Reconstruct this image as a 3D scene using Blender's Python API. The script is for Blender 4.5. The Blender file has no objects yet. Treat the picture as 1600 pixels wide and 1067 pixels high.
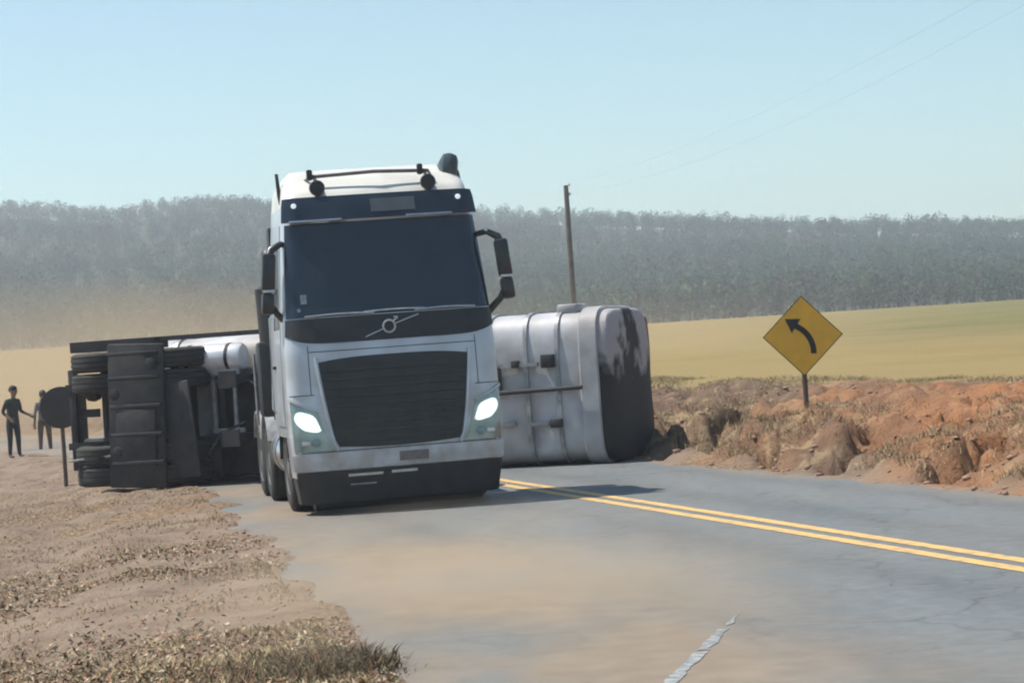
import bpy, bmesh, math, random
import numpy as np
from mathutils import Vector, Matrix

R = math.radians
random.seed(7)
rng = np.random.default_rng(7)
sc = bpy.context.scene
COL = sc.collection

# ------------------------------------------------------------------ camera
F_PX, CAM_H, ROLL, PITCH = 3600.0, 1.7, R(3.7), R(0.36)
cam_d = bpy.data.cameras.new('camera')
cam = bpy.data.objects.new('camera', cam_d); COL.objects.link(cam)
_f = Vector((0, math.cos(PITCH), math.sin(PITCH)))
_u0 = Vector((0, -math.sin(PITCH), math.cos(PITCH)))
_r0 = Vector((1, 0, 0))
_u = _u0 * math.cos(ROLL) + _r0 * math.sin(ROLL)
_r = _r0 * math.cos(ROLL) - _u0 * math.sin(ROLL)
cam.matrix_world = Matrix(((_r.x, _u.x, -_f.x, 0), (_r.y, _u.y, -_f.y, 0), (_r.z, _u.z, -_f.z, CAM_H), (0, 0, 0, 1)))
cam_d.sensor_width = 36.0
cam_d.lens = 36.0 * F_PX / 1600.0
cam_d.clip_start = 0.1
cam_d.clip_end = 6000
sc.camera = cam

# ------------------------------------------------------------------ light
SUN_DIR = Vector((-2.0, 0.35, 3.7)).normalized()      # towards the sun
SUN_EL = math.asin(SUN_DIR.z)
SUN_AZ = math.atan2(SUN_DIR.x, SUN_DIR.y)
w = bpy.data.worlds.new('World'); sc.world = w; w.use_nodes = True
nt = w.node_tree
bg = nt.nodes['Background']
sky = nt.nodes.new('ShaderNodeTexSky'); sky.sky_type = 'NISHITA'; sky.sun_disc = False
sky.sun_elevation = SUN_EL; sky.sun_rotation = SUN_AZ
sky.altitude = 0; sky.air_density = 1.0; sky.dust_density = 0.3; sky.ozone_density = 1.0
hue = nt.nodes.new('ShaderNodeMix'); hue.data_type = 'RGBA'; hue.blend_type = 'MULTIPLY'; hue.inputs[0].default_value = 1.0; hue.inputs[7].default_value = (0.90, 1.03, 0.97, 1)
nt.links.new(sky.outputs[0], hue.inputs[6]); nt.links.new(hue.outputs[2], bg.inputs[0]); bg.inputs[1].default_value = 0.105
sun_d = bpy.data.lights.new('sun', 'SUN'); sun_d.energy = 4.8; sun_d.angle = R(0.53); sun_d.color = (1.0, 0.94, 0.85)
sun = bpy.data.objects.new('sun', sun_d); COL.objects.link(sun)
sun.rotation_euler = SUN_DIR.to_track_quat('Z', 'Y').to_euler()
sun.location = SUN_DIR * 60
vs = sc.view_settings
vs.view_transform = 'Standard'; vs.look = 'None'; vs.exposure = 0.50; vs.gamma = 1.0; vs.use_curve_mapping = False
cy = sc.cycles
cy.use_denoising = True; cy.use_adaptive_sampling = True; cy.adaptive_threshold = 0.03
cy.max_bounces = 5; cy.diffuse_bounces = 2; cy.glossy_bounces = 3; cy.volume_bounces = 1; cy.transparent_max_bounces = 6
cy.volume_step_rate = 2.0; cy.volume_max_steps = 256
cy.sample_clamp_indirect = 6.0
cy.filter_width = 2.1

# ------------------------------------------------------------------ materials
MATS = {}
def mat(name, col, rough=0.6, metal=0.0, var=0.0, scale=6.0, col2=None, bump=0.0, bscale=40.0, coat=0.0, spec=0.5, detail=5.0, lo=0.35, hi=0.65):
    """Principled material whose colour wanders between col and col2 with noise."""
    m = bpy.data.materials.new(name); m.use_nodes = True
    n = m.node_tree; p = n.nodes['Principled BSDF']
    p.inputs['Roughness'].default_value = rough; p.inputs['Metallic'].default_value = metal
    p.inputs['Specular IOR Level'].default_value = spec
    p.inputs['Coat Weight'].default_value = coat; p.inputs['Coat Roughness'].default_value = 0.08
    tc = n.nodes.new('ShaderNodeTexCoord')
    if col2 is None and var > 0:
        col2 = tuple(c * (1 - var) for c in col)
    if col2 is not None:
        nz = n.nodes.new('ShaderNodeTexNoise'); nz.inputs['Scale'].default_value = scale; nz.inputs['Detail'].default_value = detail
        rp = n.nodes.new('ShaderNodeValToRGB')
        rp.color_ramp.elements[0].position = lo; rp.color_ramp.elements[0].color = (*col, 1)
        rp.color_ramp.elements[1].position = hi; rp.color_ramp.elements[1].color = (*col2, 1)
        n.links.new(tc.outputs['Object'], nz.inputs['Vector']); n.links.new(nz.outputs['Fac'], rp.inputs[0])
        n.links.new(rp.outputs[0], p.inputs['Base Color'])
    else:
        p.inputs['Base Color'].default_value = (*col, 1)
    if bump > 0:
        nb = n.nodes.new('ShaderNodeTexNoise'); nb.inputs['Scale'].default_value = bscale; nb.inputs['Detail'].default_value = 6
        b = n.nodes.new('ShaderNodeBump'); b.inputs['Strength'].default_value = bump; b.inputs['Distance'].default_value = 0.03
        n.links.new(tc.outputs['Object'], nb.inputs['Vector']); n.links.new(nb.outputs['Fac'], b.inputs['Height'])
        n.links.new(b.outputs[0], p.inputs['Normal'])
    MATS[name] = m
    return m

PAINT = mat('silver_white_paint', (0.52, 0.57, 0.63), 0.32, 0.15, col2=(0.44, 0.47, 0.50), scale=2.2, coat=0.35)
def add_grime(m_, col, z0, z1, amount):
    n = m_.node_tree; L = n.links; p = n.nodes['Principled BSDF']; src = p.inputs['Base Color'].links[0].from_socket
    tc = n.nodes.new('ShaderNodeTexCoord'); sp = n.nodes.new('ShaderNodeSeparateXYZ'); L.new(tc.outputs['Object'], sp.inputs[0])
    mr = n.nodes.new('ShaderNodeMapRange'); L.new(sp.outputs['Z'], mr.inputs[0]); mr.inputs[1].default_value = z1; mr.inputs[2].default_value = z0
    nz = n.nodes.new('ShaderNodeTexNoise'); nz.inputs['Scale'].default_value = 4.5; nz.inputs['Detail'].default_value = 6; L.new(tc.outputs['Object'], nz.inputs['Vector'])
    m2 = n.nodes.new('ShaderNodeMapRange'); L.new(nz.outputs['Fac'], m2.inputs[0]); m2.inputs[1].default_value = 0.35; m2.inputs[2].default_value = 0.7; m2.inputs[4].default_value = amount
    mu = n.nodes.new('ShaderNodeMath'); mu.operation = 'MULTIPLY'; L.new(mr.outputs[0], mu.inputs[0]); L.new(m2.outputs[0], mu.inputs[1])
    mx = n.nodes.new('ShaderNodeMix'); mx.data_type = 'RGBA'; L.new(mu.outputs[0], mx.inputs[0]); L.new(src, mx.inputs[6]); mx.inputs[7].default_value = (*col, 1)
    L.new(mx.outputs[2], p.inputs['Base Color'])
add_grime(PAINT, (0.26, 0.215, 0.17), 0.3, 2.2, 0.8)
TRIM = mat('black_trim', (0.012, 0.015, 0.019), 0.5, col2=(0.024, 0.025, 0.027), scale=5)
GLASSD = mat('dark_windscreen_glass', (0.016, 0.026, 0.042), 0.09, 0.0, col2=(0.022, 0.032, 0.046), scale=1.5, coat=0.3, spec=0.45)
GRILLE = mat('grille_black', (0.012, 0.015, 0.017), 0.45, col2=(0.026, 0.028, 0.028), scale=4)
CHROME = mat('bright_metal', (0.62, 0.64, 0.66), 0.28, 0.85, var=0.25, scale=8)
RUBBER = mat('tyre_rubber', (0.022, 0.022, 0.023), 0.85, col2=(0.04, 0.037, 0.034), scale=5, bump=0.2)
RIM = mat('wheel_rim_metal', (0.32, 0.33, 0.34), 0.45, 0.7, var=0.4, scale=6)
CHASSIS = mat('chassis_grime', (0.013, 0.014, 0.018), 0.75, col2=(0.036, 0.034, 0.034), scale=3.5, bump=0.15)
GREYPAINT = mat('light_grey_metal', (0.36, 0.37, 0.38), 0.5, 0.3, var=0.4, scale=7)
LAMPGLASS = mat('lamp_glass', (0.15, 0.22, 0.23), 0.1, 0.3, col2=(0.26, 0.34, 0.35), scale=5, coat=0.8)
MIRRORB = mat('mirror_housing', (0.02, 0.024, 0.026), 0.4, var=0.3, scale=10, coat=0.2)
CREAM = mat('cream_roof_paint', (0.66, 0.65, 0.60), 0.4, 0.0, col2=(0.54, 0.53, 0.48), scale=2.0, coat=0.15)
STEEL = mat('tanker_skin', (0.46, 0.465, 0.49), 0.6, 0.1, col2=(0.27, 0.26, 0.255), scale=1.4, bump=0.25, bscale=3)
SIGNY = mat('sign_yellow', (0.78, 0.44, 0.03), 0.5, col2=(0.68, 0.38, 0.03), scale=5)
SIGNB = mat('sign_black', (0.012, 0.012, 0.013), 0.6, var=0.3, scale=8)
SIGNBACK = mat('sign_back_grey', (0.055, 0.055, 0.052), 0.7, 0.2, col2=(0.04, 0.038, 0.036), scale=4)
POSTM = mat('sign_post_wood', (0.10, 0.07, 0.05), 0.8, var=0.4, scale=12, bump=0.3)
POLEM = mat('utility_pole_concrete', (0.13, 0.12, 0.115), 0.85, var=0.35, scale=3)
WIRE = mat('cable_aluminium', (0.16, 0.17, 0.18), 0.5, 0.5)
PLATE = mat('plate_grey_brown', (0.20, 0.17, 0.165), 0.5, var=0.3, scale=20)
SKIN = mat('skin', (0.23, 0.13, 0.085), 0.55, var=0.15, scale=9)
HAIR = mat('dark_hair', (0.012, 0.010, 0.009), 0.7, var=0.3, scale=30)
SHIRT_A = mat('dark_green_shirt', (0.028, 0.036, 0.030), 0.85, var=0.35, scale=9, bump=0.3)
PANTS_A = mat('dark_trousers', (0.028, 0.026, 0.030), 0.85, var=0.35, scale=9, bump=0.3)
SHIRT_B = mat('grey_shirt', (0.16, 0.15, 0.14), 0.85, var=0.3, scale=9, bump=0.3)
PANTS_B = mat('brown_trousers', (0.085, 0.055, 0.04), 0.85, var=0.3, scale=9, bump=0.3)
SHOE = mat('shoe_leather', (0.03, 0.025, 0.022), 0.6, var=0.3, scale=15)
CLODM = mat('dirt_clod', (0.33, 0.20, 0.13), 0.95, col2=(0.23, 0.15, 0.105), scale=1.5, bump=0.4, bscale=12)

def emis(name, col, strength):
    m = bpy.data.materials.new(name); m.use_nodes = True
    p = m.node_tree.nodes['Principled BSDF']
    p.inputs['Base Color'].default_value = (0.8, 0.85, 0.9, 1)
    p.inputs['Emission Color'].default_value = (*col, 1); p.inputs['Emission Strength'].default_value = strength
    return m
LAMPON = emis('lit_headlamp', (0.95, 1.0, 1.0), 6.0)
LAMPGLOW = emis('lamp_glow_surround', (0.85, 0.97, 1.0), 0.55)  # weak emission painting the lamp's glow around the lens
MARKERON = emis('marker_lamp', (0.9, 0.95, 1.0), 0.35)

# tank head: dirty metal with a dark, hard-edged patch
def head_material():
    m = bpy.data.materials.new('dark_patch_tank_head'); m.use_nodes = True
    n = m.node_tree; p = n.nodes['Principled BSDF']; L = n.links
    p.inputs['Roughness'].default_value = 0.75; p.inputs['Metallic'].default_value = 0.0; p.inputs['Specular IOR Level'].default_value = 0.25
    tc = n.nodes.new('ShaderNodeTexCoord')
    sep = n.nodes.new('ShaderNodeSeparateXYZ'); L.new(tc.outputs['Object'], sep.inputs[0])
    nz = n.nodes.new('ShaderNodeTexNoise'); nz.inputs['Scale'].default_value = 2.3; nz.inputs['Detail'].default_value = 5
    L.new(tc.outputs['Object'], nz.inputs['Vector'])
    # dark field: below a wavy line plus a narrow run that goes up
    a = n.nodes.new('ShaderNodeMath'); a.operation = 'MULTIPLY_ADD'; L.new(nz.outputs['Fac'], a.inputs[0]); a.inputs[1].default_value = 1.7; a.inputs[2].default_value = -0.85
    b = n.nodes.new('ShaderNodeMath'); b.operation = 'ADD'; L.new(sep.outputs['Z'], b.inputs[0]); L.new(a.outputs[0], b.inputs[1])
    c = n.nodes.new('ShaderNodeMapRange'); L.new(b.outputs[0], c.inputs[0]); c.inputs[1].default_value = 0.56; c.inputs[2].default_value = 0.26
    d = n.nodes.new('ShaderNodeMath'); d.operation = 'ADD'; L.new(sep.outputs['Y'], d.inputs[0]); L.new(a.outputs[0], d.inputs[1])
    d2 = n.nodes.new('ShaderNodeMath'); d2.operation = 'ADD'; L.new(d.outputs[0], d2.inputs[0]); d2.inputs[1].default_value = 0.15
    e = n.nodes.new('ShaderNodeMath'); e.operation = 'ABSOLUTE'; L.new(d2.outputs[0], e.inputs[0])
    g = n.nodes.new('ShaderNodeMapRange'); L.new(e.outputs[0], g.inputs[0]); g.inputs[1].default_value = 0.38; g.inputs[2].default_value = 0.18
    h = n.nodes.new('ShaderNodeMath'); h.operation = 'MAXIMUM'; L.new(c.outputs[0], h.inputs[0]); L.new(g.outputs[0], h.inputs[1])
    rp = n.nodes.new('ShaderNodeMix'); rp.data_type = 'RGBA'
    rp.inputs[6].default_value = (0.36, 0.335, 0.345, 1); rp.inputs[7].default_value = (0.034, 0.031, 0.031, 1)
    L.new(h.outputs[0], rp.inputs[0]); L.new(rp.outputs[2], p.inputs['Base Color'])
    return m
HEADM = head_material()

# ------------------------------------------------------------------ mesh helpers
class MB:
    def __init__(s): s.v = []; s.f = []
    def add(s, vs_, fs_):
        o = len(s.v); s.v += [tuple(p) for p in vs_]; s.f += [tuple(i + o for i in f) for f in fs_]; return s
    def box(s, c, d, rot=None, bev=0.0):
        hx, hy, hz = d[0] / 2, d[1] / 2, d[2] / 2
        if bev <= 0:
            pts = [(x, y, z) for z in (-hz, hz) for y in (-hy, hy) for x in (-hx, hx)]
            fs_ = [(0, 2, 3, 1), (4, 5, 7, 6), (0, 1, 5, 4), (2, 6, 7, 3), (0, 4, 6, 2), (1, 3, 7, 5)]
        else:
            bm = bmesh.new(); bmesh.ops.create_cube(bm, size=1.0)
            for v in bm.verts: v.co = Vector((v.co.x * d[0], v.co.y * d[1], v.co.z * d[2]))
            bmesh.ops.bevel(bm, geom=bm.edges[:], offset=min(bev, min(d) * 0.45), segments=2, affect='EDGES', profile=0.5)
            bm.verts.index_update()
            pts = [tuple(v.co) for v in bm.verts]; fs_ = [[v.index for v in f.verts] for f in bm.faces]; bm.free()
        M = rot or Matrix.Identity(3)
        pts = [tuple((M @ Vector(p)) + Vector(c)) for p in pts]
        return s.add(pts, fs_)
    def tube(s, pts, r, n=10, cap=True):
        pts = [Vector(p) for p in pts]; rr = r if isinstance(r, (list, tuple)) else [r] * len(pts)
        o = len(s.v); ref = None
        for i, p in enumerate(pts):
            t = (pts[min(i + 1, len(pts) - 1)] - pts[max(i - 1, 0)]).normalized()
            if ref is None: ref = Vector((0, 0, 1)) if abs(t.z) < 0.9 else Vector((1, 0, 0))
            a = t.cross(ref).normalized(); b = t.cross(a).normalized(); ref = -b if False else ref
            for k in range(n):
                an = 2 * math.pi * k / n
                s.v.append(tuple(p + a * math.cos(an) * rr[i] + b * math.sin(an) * rr[i]))
        for i in range(len(pts) - 1):
            for k in range(n):
                k2 = (k + 1) % n
                s.f.append((o + i * n + k, o + i * n + k2, o + (i + 1) * n + k2, o + (i + 1) * n + k))
        if cap:
            s.f.append(tuple(o + k for k in range(n))[::-1]); s.f.append(tuple(o + (len(pts) - 1) * n + k for k in range(n)))
        return s
    def lathe(s, prof, axis='X', c=(0, 0, 0), n=28):
        """prof: list of (along, radius) revolved about the axis through c."""
        o = len(s.v)
        for (a, r) in prof:
            for k in range(n):
                an = 2 * math.pi * k / n; p, q = r * math.cos(an), r * math.sin(an)
                v = {'X': (a, p, q), 'Y': (p, a, q), 'Z': (p, q, a)}[axis]
                s.v.append((v[0] + c[0], v[1] + c[1], v[2] + c[2]))
        for i in range(len(prof) - 1):
            for k in range(n):
                k2 = (k + 1) % n
                s.f.append((o + i * n + k, o + i * n + k2, o + (i + 1) * n + k2, o + (i + 1) * n + k))
        s.f.append(tuple(o + k for k in range(n))[::-1]); s.f.append(tuple(o + (len(prof) - 1) * n + k for k in range(n)))
        return s
    def prism(s, poly, a0, a1, plane='YZ'):
        """extrude a polygon given in the named plane along the third axis."""
        def P(p, a):
            return {'YZ': (a, p[0], p[1]), 'XZ': (p[0], a, p[1]), 'XY': (p[0], p[1], a)}[plane]
        n = len(poly)
        vs_ = [P(p, a0) for p in poly] + [P(p, a1) for p in poly]
        fs_ = [tuple(range(n))[::-1], tuple(range(n, 2 * n))] + [(i, (i + 1) % n, (i + 1) % n + n, i + n) for i in range(n)]
        return s.add(vs_, fs_)
    def build(s, name, material, parent=None, smooth=True, angle=40, label=None):
        me = bpy.data.meshes.new(name); me.from_pydata(s.v, [], s.f); me.update()
        bm = bmesh.new(); bm.from_mesh(me); bmesh.ops.recalc_face_normals(bm, faces=bm.faces[:])
        if smooth:
            for f in bm.faces: f.smooth = True
            lim = R(angle)
            for e in bm.edges:
                if len(e.link_faces) == 2 and e.calc_face_angle(0) > lim: e.smooth = False
        bm.to_mesh(me); bm.free()
        if material: me.materials.append(material)
        o = bpy.data.objects.new(name, me); COL.objects.link(o)
        if parent: o.parent = parent
        if label: o['label'] = label
        return o

def thing(name, label, cat, loc=(0, 0, 0), rz=0.0, group=None):
    o = bpy.data.objects.new(name, None); COL.objects.link(o); o.empty_display_size = 0.3
    o.location = loc; o.rotation_euler = (0, 0, rz); o['label'] = label; o['category'] = cat
    if group: o['group'] = group
    return o
def tag(o, label, cat, group=None):
    o['label'] = label; o['category'] = cat
    if group: o['group'] = group
    return o
def copy_tree(o, parent=None):
    c = o.copy(); COL.objects.link(c); c.parent = parent
    for ch in [x for x in o.children]: copy_tree(ch, c)
    return c

# numpy value noise ------------------------------------------------------
def _hash(ix, iy, seed):
    h = (ix.astype(np.int64) * 374761393 + iy.astype(np.int64) * 668265263 + seed * 1442695041) & 0xffffffff
    h = ((h ^ (h >> 13)) * 1274126177) & 0xffffffff
    return ((h ^ (h >> 16)) & 0xffff) / 65535.0
def vnoise(x, y, seed=0):
    ix, iy = np.floor(x), np.floor(y); fx, fy = x - ix, y - iy
    fx = fx * fx * (3 - 2 * fx); fy = fy * fy * (3 - 2 * fy)
    a = _hash(ix, iy, seed); b = _hash(ix + 1, iy, seed); c = _hash(ix, iy + 1, seed); d = _hash(ix + 1, iy + 1, seed)
    return (a + (b - a) * fx) * (1 - fy) + (c + (d - c) * fx) * fy
def fbm(x, y, seed=0, o=4):
    s = 0; a = 0.5; t = 0
    for i in range(o):
        s = s + a * vnoise(x * 2 ** i, y * 2 ** i, seed + i * 17); t += a; a *= 0.5
    return s / t
def sstep(a, b, x):
    t = np.clip((x - a) / (b - a), 0, 1); return t * t * (3 - 2 * t)

# ------------------------------------------------------------------ ground plan
def road_c(y):
    y = np.asarray(y, float)
    t = np.clip(y - 42, 0, 90)
    return 7.55 - 0.25 * y - 0.006 * t * t - np.where(y > 132, (y - 132) * 1.08, 0)
def road_l(y):
    y = np.asarray(y, float)
    near = 1.45 - 0.18 * np.clip(y, -5, 36) ; near = near - 0.25 * np.clip(y + 5, -200, 0)
    far = road_c(y) - 3.65
    return np.where(y < 35, near, far)
def road_r(y): return road_c(y) + 3.05

def far_h(x, y):
    """large shape of the land: gently rising fields, then the wooded hill."""
    a = x / np.maximum(np.abs(y), 30.0)
    ridge = np.interp(a, [-1.2, -0.5, -0.219, -0.191, -0.166, -0.146, -0.121, -0.102, -0.008, 0.027, 0.059, 0.115, 0.17, 0.226, 0.6, 1.3], [44, 60, 71.0, 68.5, 65.5, 67.5, 68.5, 66.5, 57.0, 53.5, 50.7, 45.9, 42.4, 37.8, 31, 24])
    fl = np.interp(y, [-600, 0, 45, 60, 120, 200, 260, 380], [0, 0, 0.0, 0.05, 2.2, 5.0, 6.0, 5.5])
    fr = np.interp(y, [-600, 0, 45, 90, 150, 220, 265, 310, 380], [0.6, 0.62, 0.8, 1.5, 2.55, 3.9, 4.4, 3.6, 3.0])
    k = sstep(-0.03, 0.06, a) * sstep(-5, 30, y) + (1 - sstep(-5, 30, y)) * sstep(5, 14, x)
    base = fl * (1 - k) + fr * k
    t = sstep(380, 960, y) * 0.35 + 0.65 * np.clip((y - 380) / 580, 0, 1)
    down = 1 - 0.25 * sstep(960, 1400, y)
    h = base + (ridge - base) * t * down
    h = h + (fbm(x / 90, y / 90, 3, 3) - 0.5) * 9 * sstep(400, 700, y)
    return h

def ground_h(x, y):
    dl = road_l(y) - x; dr = x - road_r(y)
    n1 = fbm(x * 0.9, y * 0.9, 11, 5); n2 = fbm(x * 0.35, y * 0.35, 21, 3); n3 = fbm(x * 2.6, y * 1.5, 31, 4)
    base = far_h(x, y)
    # left verge: shallow ditch beside the asphalt, lumpy dirt
    near = 1 - sstep(60, 140, np.abs(y))
    zl = -0.02 + 0.05 * (n1 - 0.45) - 0.16 * sstep(0.7, 2.6, dl) + 0.18 * sstep(3.0, 7.0, dl) + (n1 - 0.5) * 0.28 * sstep(0.2, 1.5, dl) + (n3 - 0.5) * 0.10 * sstep(0, .6, dl)
    zl = zl * near + base
    # right bank: steep lumpy dirt cut rising from the asphalt
    lump = (n1 - 0.5) * 0.52 + (n3 - 0.5) * 0.34 + (n2 - 0.5) * 0.3
    gul = np.abs(fbm(x * 0.9 + y * 0.35, y * 0.30, 41, 3) - 0.5)
    bank = sstep(0.05, 0.35, dr + (n1 - 0.5) * 0.9 + (n3 - 0.5) * 0.5) * 0.20 + sstep(0.3, 1.4, dr + (n1 - 0.5) * 0.9) * 0.26 + sstep(1.2, 3.8, dr) * 0.30
    bank = bank + lump * sstep(0.05, 1.0, dr) * (1 - 0.75 * sstep(5, 10, dr)) - 0.50 * (1 - sstep(0.0, 0.045, gul)) * sstep(0.1, 0.8, dr) * (1 - sstep(2.5, 5, dr))
    def cut(ax, ay, bx, by, wd, dp):
        t = np.clip(((x - ax) * (bx - ax) + (y - ay) * (by - ay)) / ((bx - ax) ** 2 + (by - ay) ** 2), 0, 1)
        d = np.hypot(x - ax - t * (bx - ax), y - ay - t * (by - ay)) + (n3 - 0.5) * 0.35
        return dp * (1 - sstep(wd * 0.35, wd, d))
    bank = bank - np.maximum.reduce([cut(2.25, 34.2, 3.7, 37.5, 0.42, 0.55), cut(3.75, 28.0, 4.7, 30.5, 0.30, 0.35), cut(4.55, 25.4, 5.6, 27.0, 0.30, 0.38), cut(3.2, 30.3, 3.9, 32.6, 0.22, 0.25), cut(5.3, 23.5, 6.8, 26.0, 0.24, 0.28)])
    bank = bank + (0.10 - np.abs(fbm(x * 2.2, y * 1.6, 141, 4) - 0.5) * 0.9) * 0.45 * sstep(0.1, 0.7, dr) * (1 - sstep(4, 8, dr))
    far_k = sstep(3.5, 9.0, dr)
    zr = (bank - 0.02) * (1 - far_k) * near + (base + 0.0) * np.maximum(far_k, 1 - near) + (n2 - .5) * 0.12 * near * far_k
    ins = -0.14
    n4 = fbm(x * 2.2, y * 1.1, 51, 4)
    dl2 = dl + (n1 - 0.5) * 0.25 + (n4 - 0.5) * 0.5; dr2 = dr + (n1 - 0.5) * 0.4 + (n4 - 0.5) * 0.5
    eL = sstep(-0.55, 0.05, dl2); eR = sstep(-0.4, 0.0, dr2)
    rim = 0.018 + 0.03 * (n4 - 0.4)
    kL = sstep(0.0, 0.7, dl2); kR = sstep(0.0, 0.5, dr2)
    flat = base * (1 - near)
    zL = (ins + flat) * (1 - eL) + (np.maximum(zl, -0.5) * kL + (rim + flat) * (1 - kL)) * eL
    zR = (ins + flat) * (1 - eR) + (zr * kR + (rim + flat) * (1 - kR)) * eR
    z = np.where(x < (road_l(y) + road_r(y)) / 2, zL, zR)
    return z
def gz(x, y): return float(ground_h(np.array([float(x)]), np.array([float(y)]))[0])

def axis(segs):
    out = []
    for a, b, n in segs: out += list(np.linspace(a, b, n, endpoint=False))
    out.append(segs[-1][1]); return np.array(out)
gx = axis([(-1300, -300, 26), (-300, -60, 30), (-60, -14, 60), (-14, 14, 280), (14, 60, 70), (60, 300, 36), (300, 1300, 26)])
gy = axis([(-600, -60, 14), (-60, 4, 40), (4, 50, 420), (50, 100, 110), (100, 400, 80), (400, 1000, 80), (1000, 1400, 14)])
GX, GY = np.meshgrid(gx, gy)
GZ = ground_h(GX.ravel(), GY.ravel())
nx, ny = len(gx), len(gy)
co = np.stack([GX.ravel(), GY.ravel(), GZ], 1)
ii = (np.arange(ny - 1)[:, None] * nx + np.arange(nx - 1)[None, :]).ravel()
quads = np.stack([ii, ii + 1, ii + nx + 1, ii + nx], 1)

def mesh_np(name, verts, faces, material):
    me = bpy.data.meshes.new(name)
    k = faces.shape[1]
    me.vertices.add(len(verts)); me.vertices.foreach_set('co', np.ascontiguousarray(verts, np.float32).ravel())
    me.loops.add(faces.size); me.loops.foreach_set('vertex_index', np.ascontiguousarray(faces, np.int32).ravel())
    me.polygons.add(len(faces)); me.polygons.foreach_set('loop_start', np.arange(0, faces.size, k, dtype=np.int32))
    me.update(calc_edges=True); me.validate()
    if material: me.materials.append(material)
    o = bpy.data.objects.new(name, me); COL.objects.link(o)
    return o
def fattr(o, name, vals):
    a = o.data.attributes.new(name, 'FLOAT', 'POINT'); a.data.foreach_set('value', np.ascontiguousarray(vals, np.float32))
def cattr(o, name, vals):
    a = o.data.attributes.new(name, 'FLOAT_COLOR', 'POINT'); a.data.foreach_set('color', np.ascontiguousarray(vals, np.float32).ravel())

# ---- terrain material: soil kinds by mask (what grows or lies there)
def terrain_material():
    m = bpy.data.materials.new('dry_ground'); m.use_nodes = True
    n = m.node_tree; L = n.links; p = n.nodes['Principled BSDF']
    p.inputs['Roughness'].default_value = 0.95; p.inputs['Specular IOR Level'].default_value = 0.15
    geo = n.nodes.new('ShaderNodeNewGeometry')
    def noise(scale, detail=6, rough=0.6):
        k = n.nodes.new('ShaderNodeTexNoise'); k.inputs['Scale'].default_value = scale; k.inputs['Detail'].default_value = detail; k.inputs['Roughness'].default_value = rough
        L.new(geo.outputs['Position'], k.inputs['Vector']); return k.outputs['Fac']
    def ramp(fac, stops):
        r = n.nodes.new('ShaderNodeValToRGB'); e = r.color_ramp.elements
        e[0].position, e[0].color = stops[0][0], (*stops[0][1], 1); e[1].position, e[1].color = stops[-1][0], (*stops[-1][1], 1)
        for s_ in stops[1:-1]:
            q = e.new(s_[0]); q.color = (*s_[1], 1)
        L.new(fac, r.inputs[0]); return r.outputs[0]
    def attr(nm):
        a = n.nodes.new('ShaderNodeAttribute'); a.attribute_name = nm; return a.outputs['Fac']
    def mix(f, a, b):
        k = n.nodes.new('ShaderNodeMix'); k.data_type = 'RGBA'; L.new(f, k.inputs[0]); L.new(a, k.inputs[6]); L.new(b, k.inputs[7]); return k.outputs[2]
    dirt = ramp(noise(1.6), [(0.25, (0.15, 0.105, 0.078)), (0.45, (0.235, 0.175, 0.13)), (0.6, (0.285, 0.22, 0.165)), (0.78, (0.20, 0.15, 0.115))])
    litter = ramp(noise(22, 3), [(0.35, (0.09, 0.066, 0.045)), (0.5, (0.215, 0.155, 0.105)), (0.62, (0.34, 0.265, 0.17))])
    orange = ramp(noise(1.1), [(0.3, (0.22, 0.10, 0.052)), (0.5, (0.40, 0.185, 0.085)), (0.62, (0.28, 0.15, 0.085)), (0.78, (0.44, 0.215, 0.10))])
    field = ramp(noise(0.06, 5, 0.65), [(0.3, (0.25, 0.185, 0.078)), (0.5, (0.305, 0.23, 0.10)), (0.7, (0.275, 0.21, 0.10))])
    green = ramp(noise(0.09, 5, 0.65), [(0.3, (0.125, 0.135, 0.05)), (0.55, (0.18, 0.165, 0.065)), (0.75, (0.215, 0.18, 0.08))])
    wood = ramp(noise(0.05, 3), [(0.3, (0.045, 0.058, 0.032)), (0.7, (0.085, 0.085, 0.05))])
    c = mix(attr('litter'), dirt, litter)
    redb = ramp(noise(2.0), [(0.28, (0.075, 0.046, 0.034)), (0.45, (0.145, 0.09, 0.062)), (0.55, (0.19, 0.13, 0.088)), (0.64, (0.34, 0.26, 0.16)), (0.75, (0.13, 0.088, 0.065))])
    c = mix(attr('bank'), c, redb)
    c = mix(attr('orange'), c, orange)
    c = mix(attr('field'), c, field)
    c = mix(attr('green'), c, green)
    c = mix(attr('wood'), c, wood)
    dk = n.nodes.new('ShaderNodeMix'); dk.data_type = 'RGBA'; dk.blend_type = 'MULTIPLY'; dk.inputs[0].default_value = 1.0; dk.inputs[7].default_value = (0.88, 0.87, 0.86, 1); L.new(c, dk.inputs[6])
    L.new(dk.outputs[2], p.inputs['Base Color'])
    b = n.nodes.new('ShaderNodeBump'); b.inputs['Strength'].default_value = 0.9; b.inputs['Distance'].default_value = 0.07
    L.new(noise(9, 5, 0.7), b.inputs['Height']); L.new(b.outputs[0], p.inputs['Normal'])
    return m
terr = mesh_np('ground', co, quads, terrain_material())
terr['kind'] = 'structure'
terr.data.polygons.foreach_set('use_smooth', np.ones(len(quads), bool))
x_, y_ = GX.ravel(), GY.ravel()
dl_, dr_ = road_l(y_) - x_, x_ - road_r(y_)
nA, nB = fbm(x_ * 0.25, y_ * 0.25, 61, 4), fbm(x_ * 0.8, y_ * 0.8, 71, 4)
m_wood = sstep(372, 392, y_ + (nA - .5) * 20)
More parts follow.
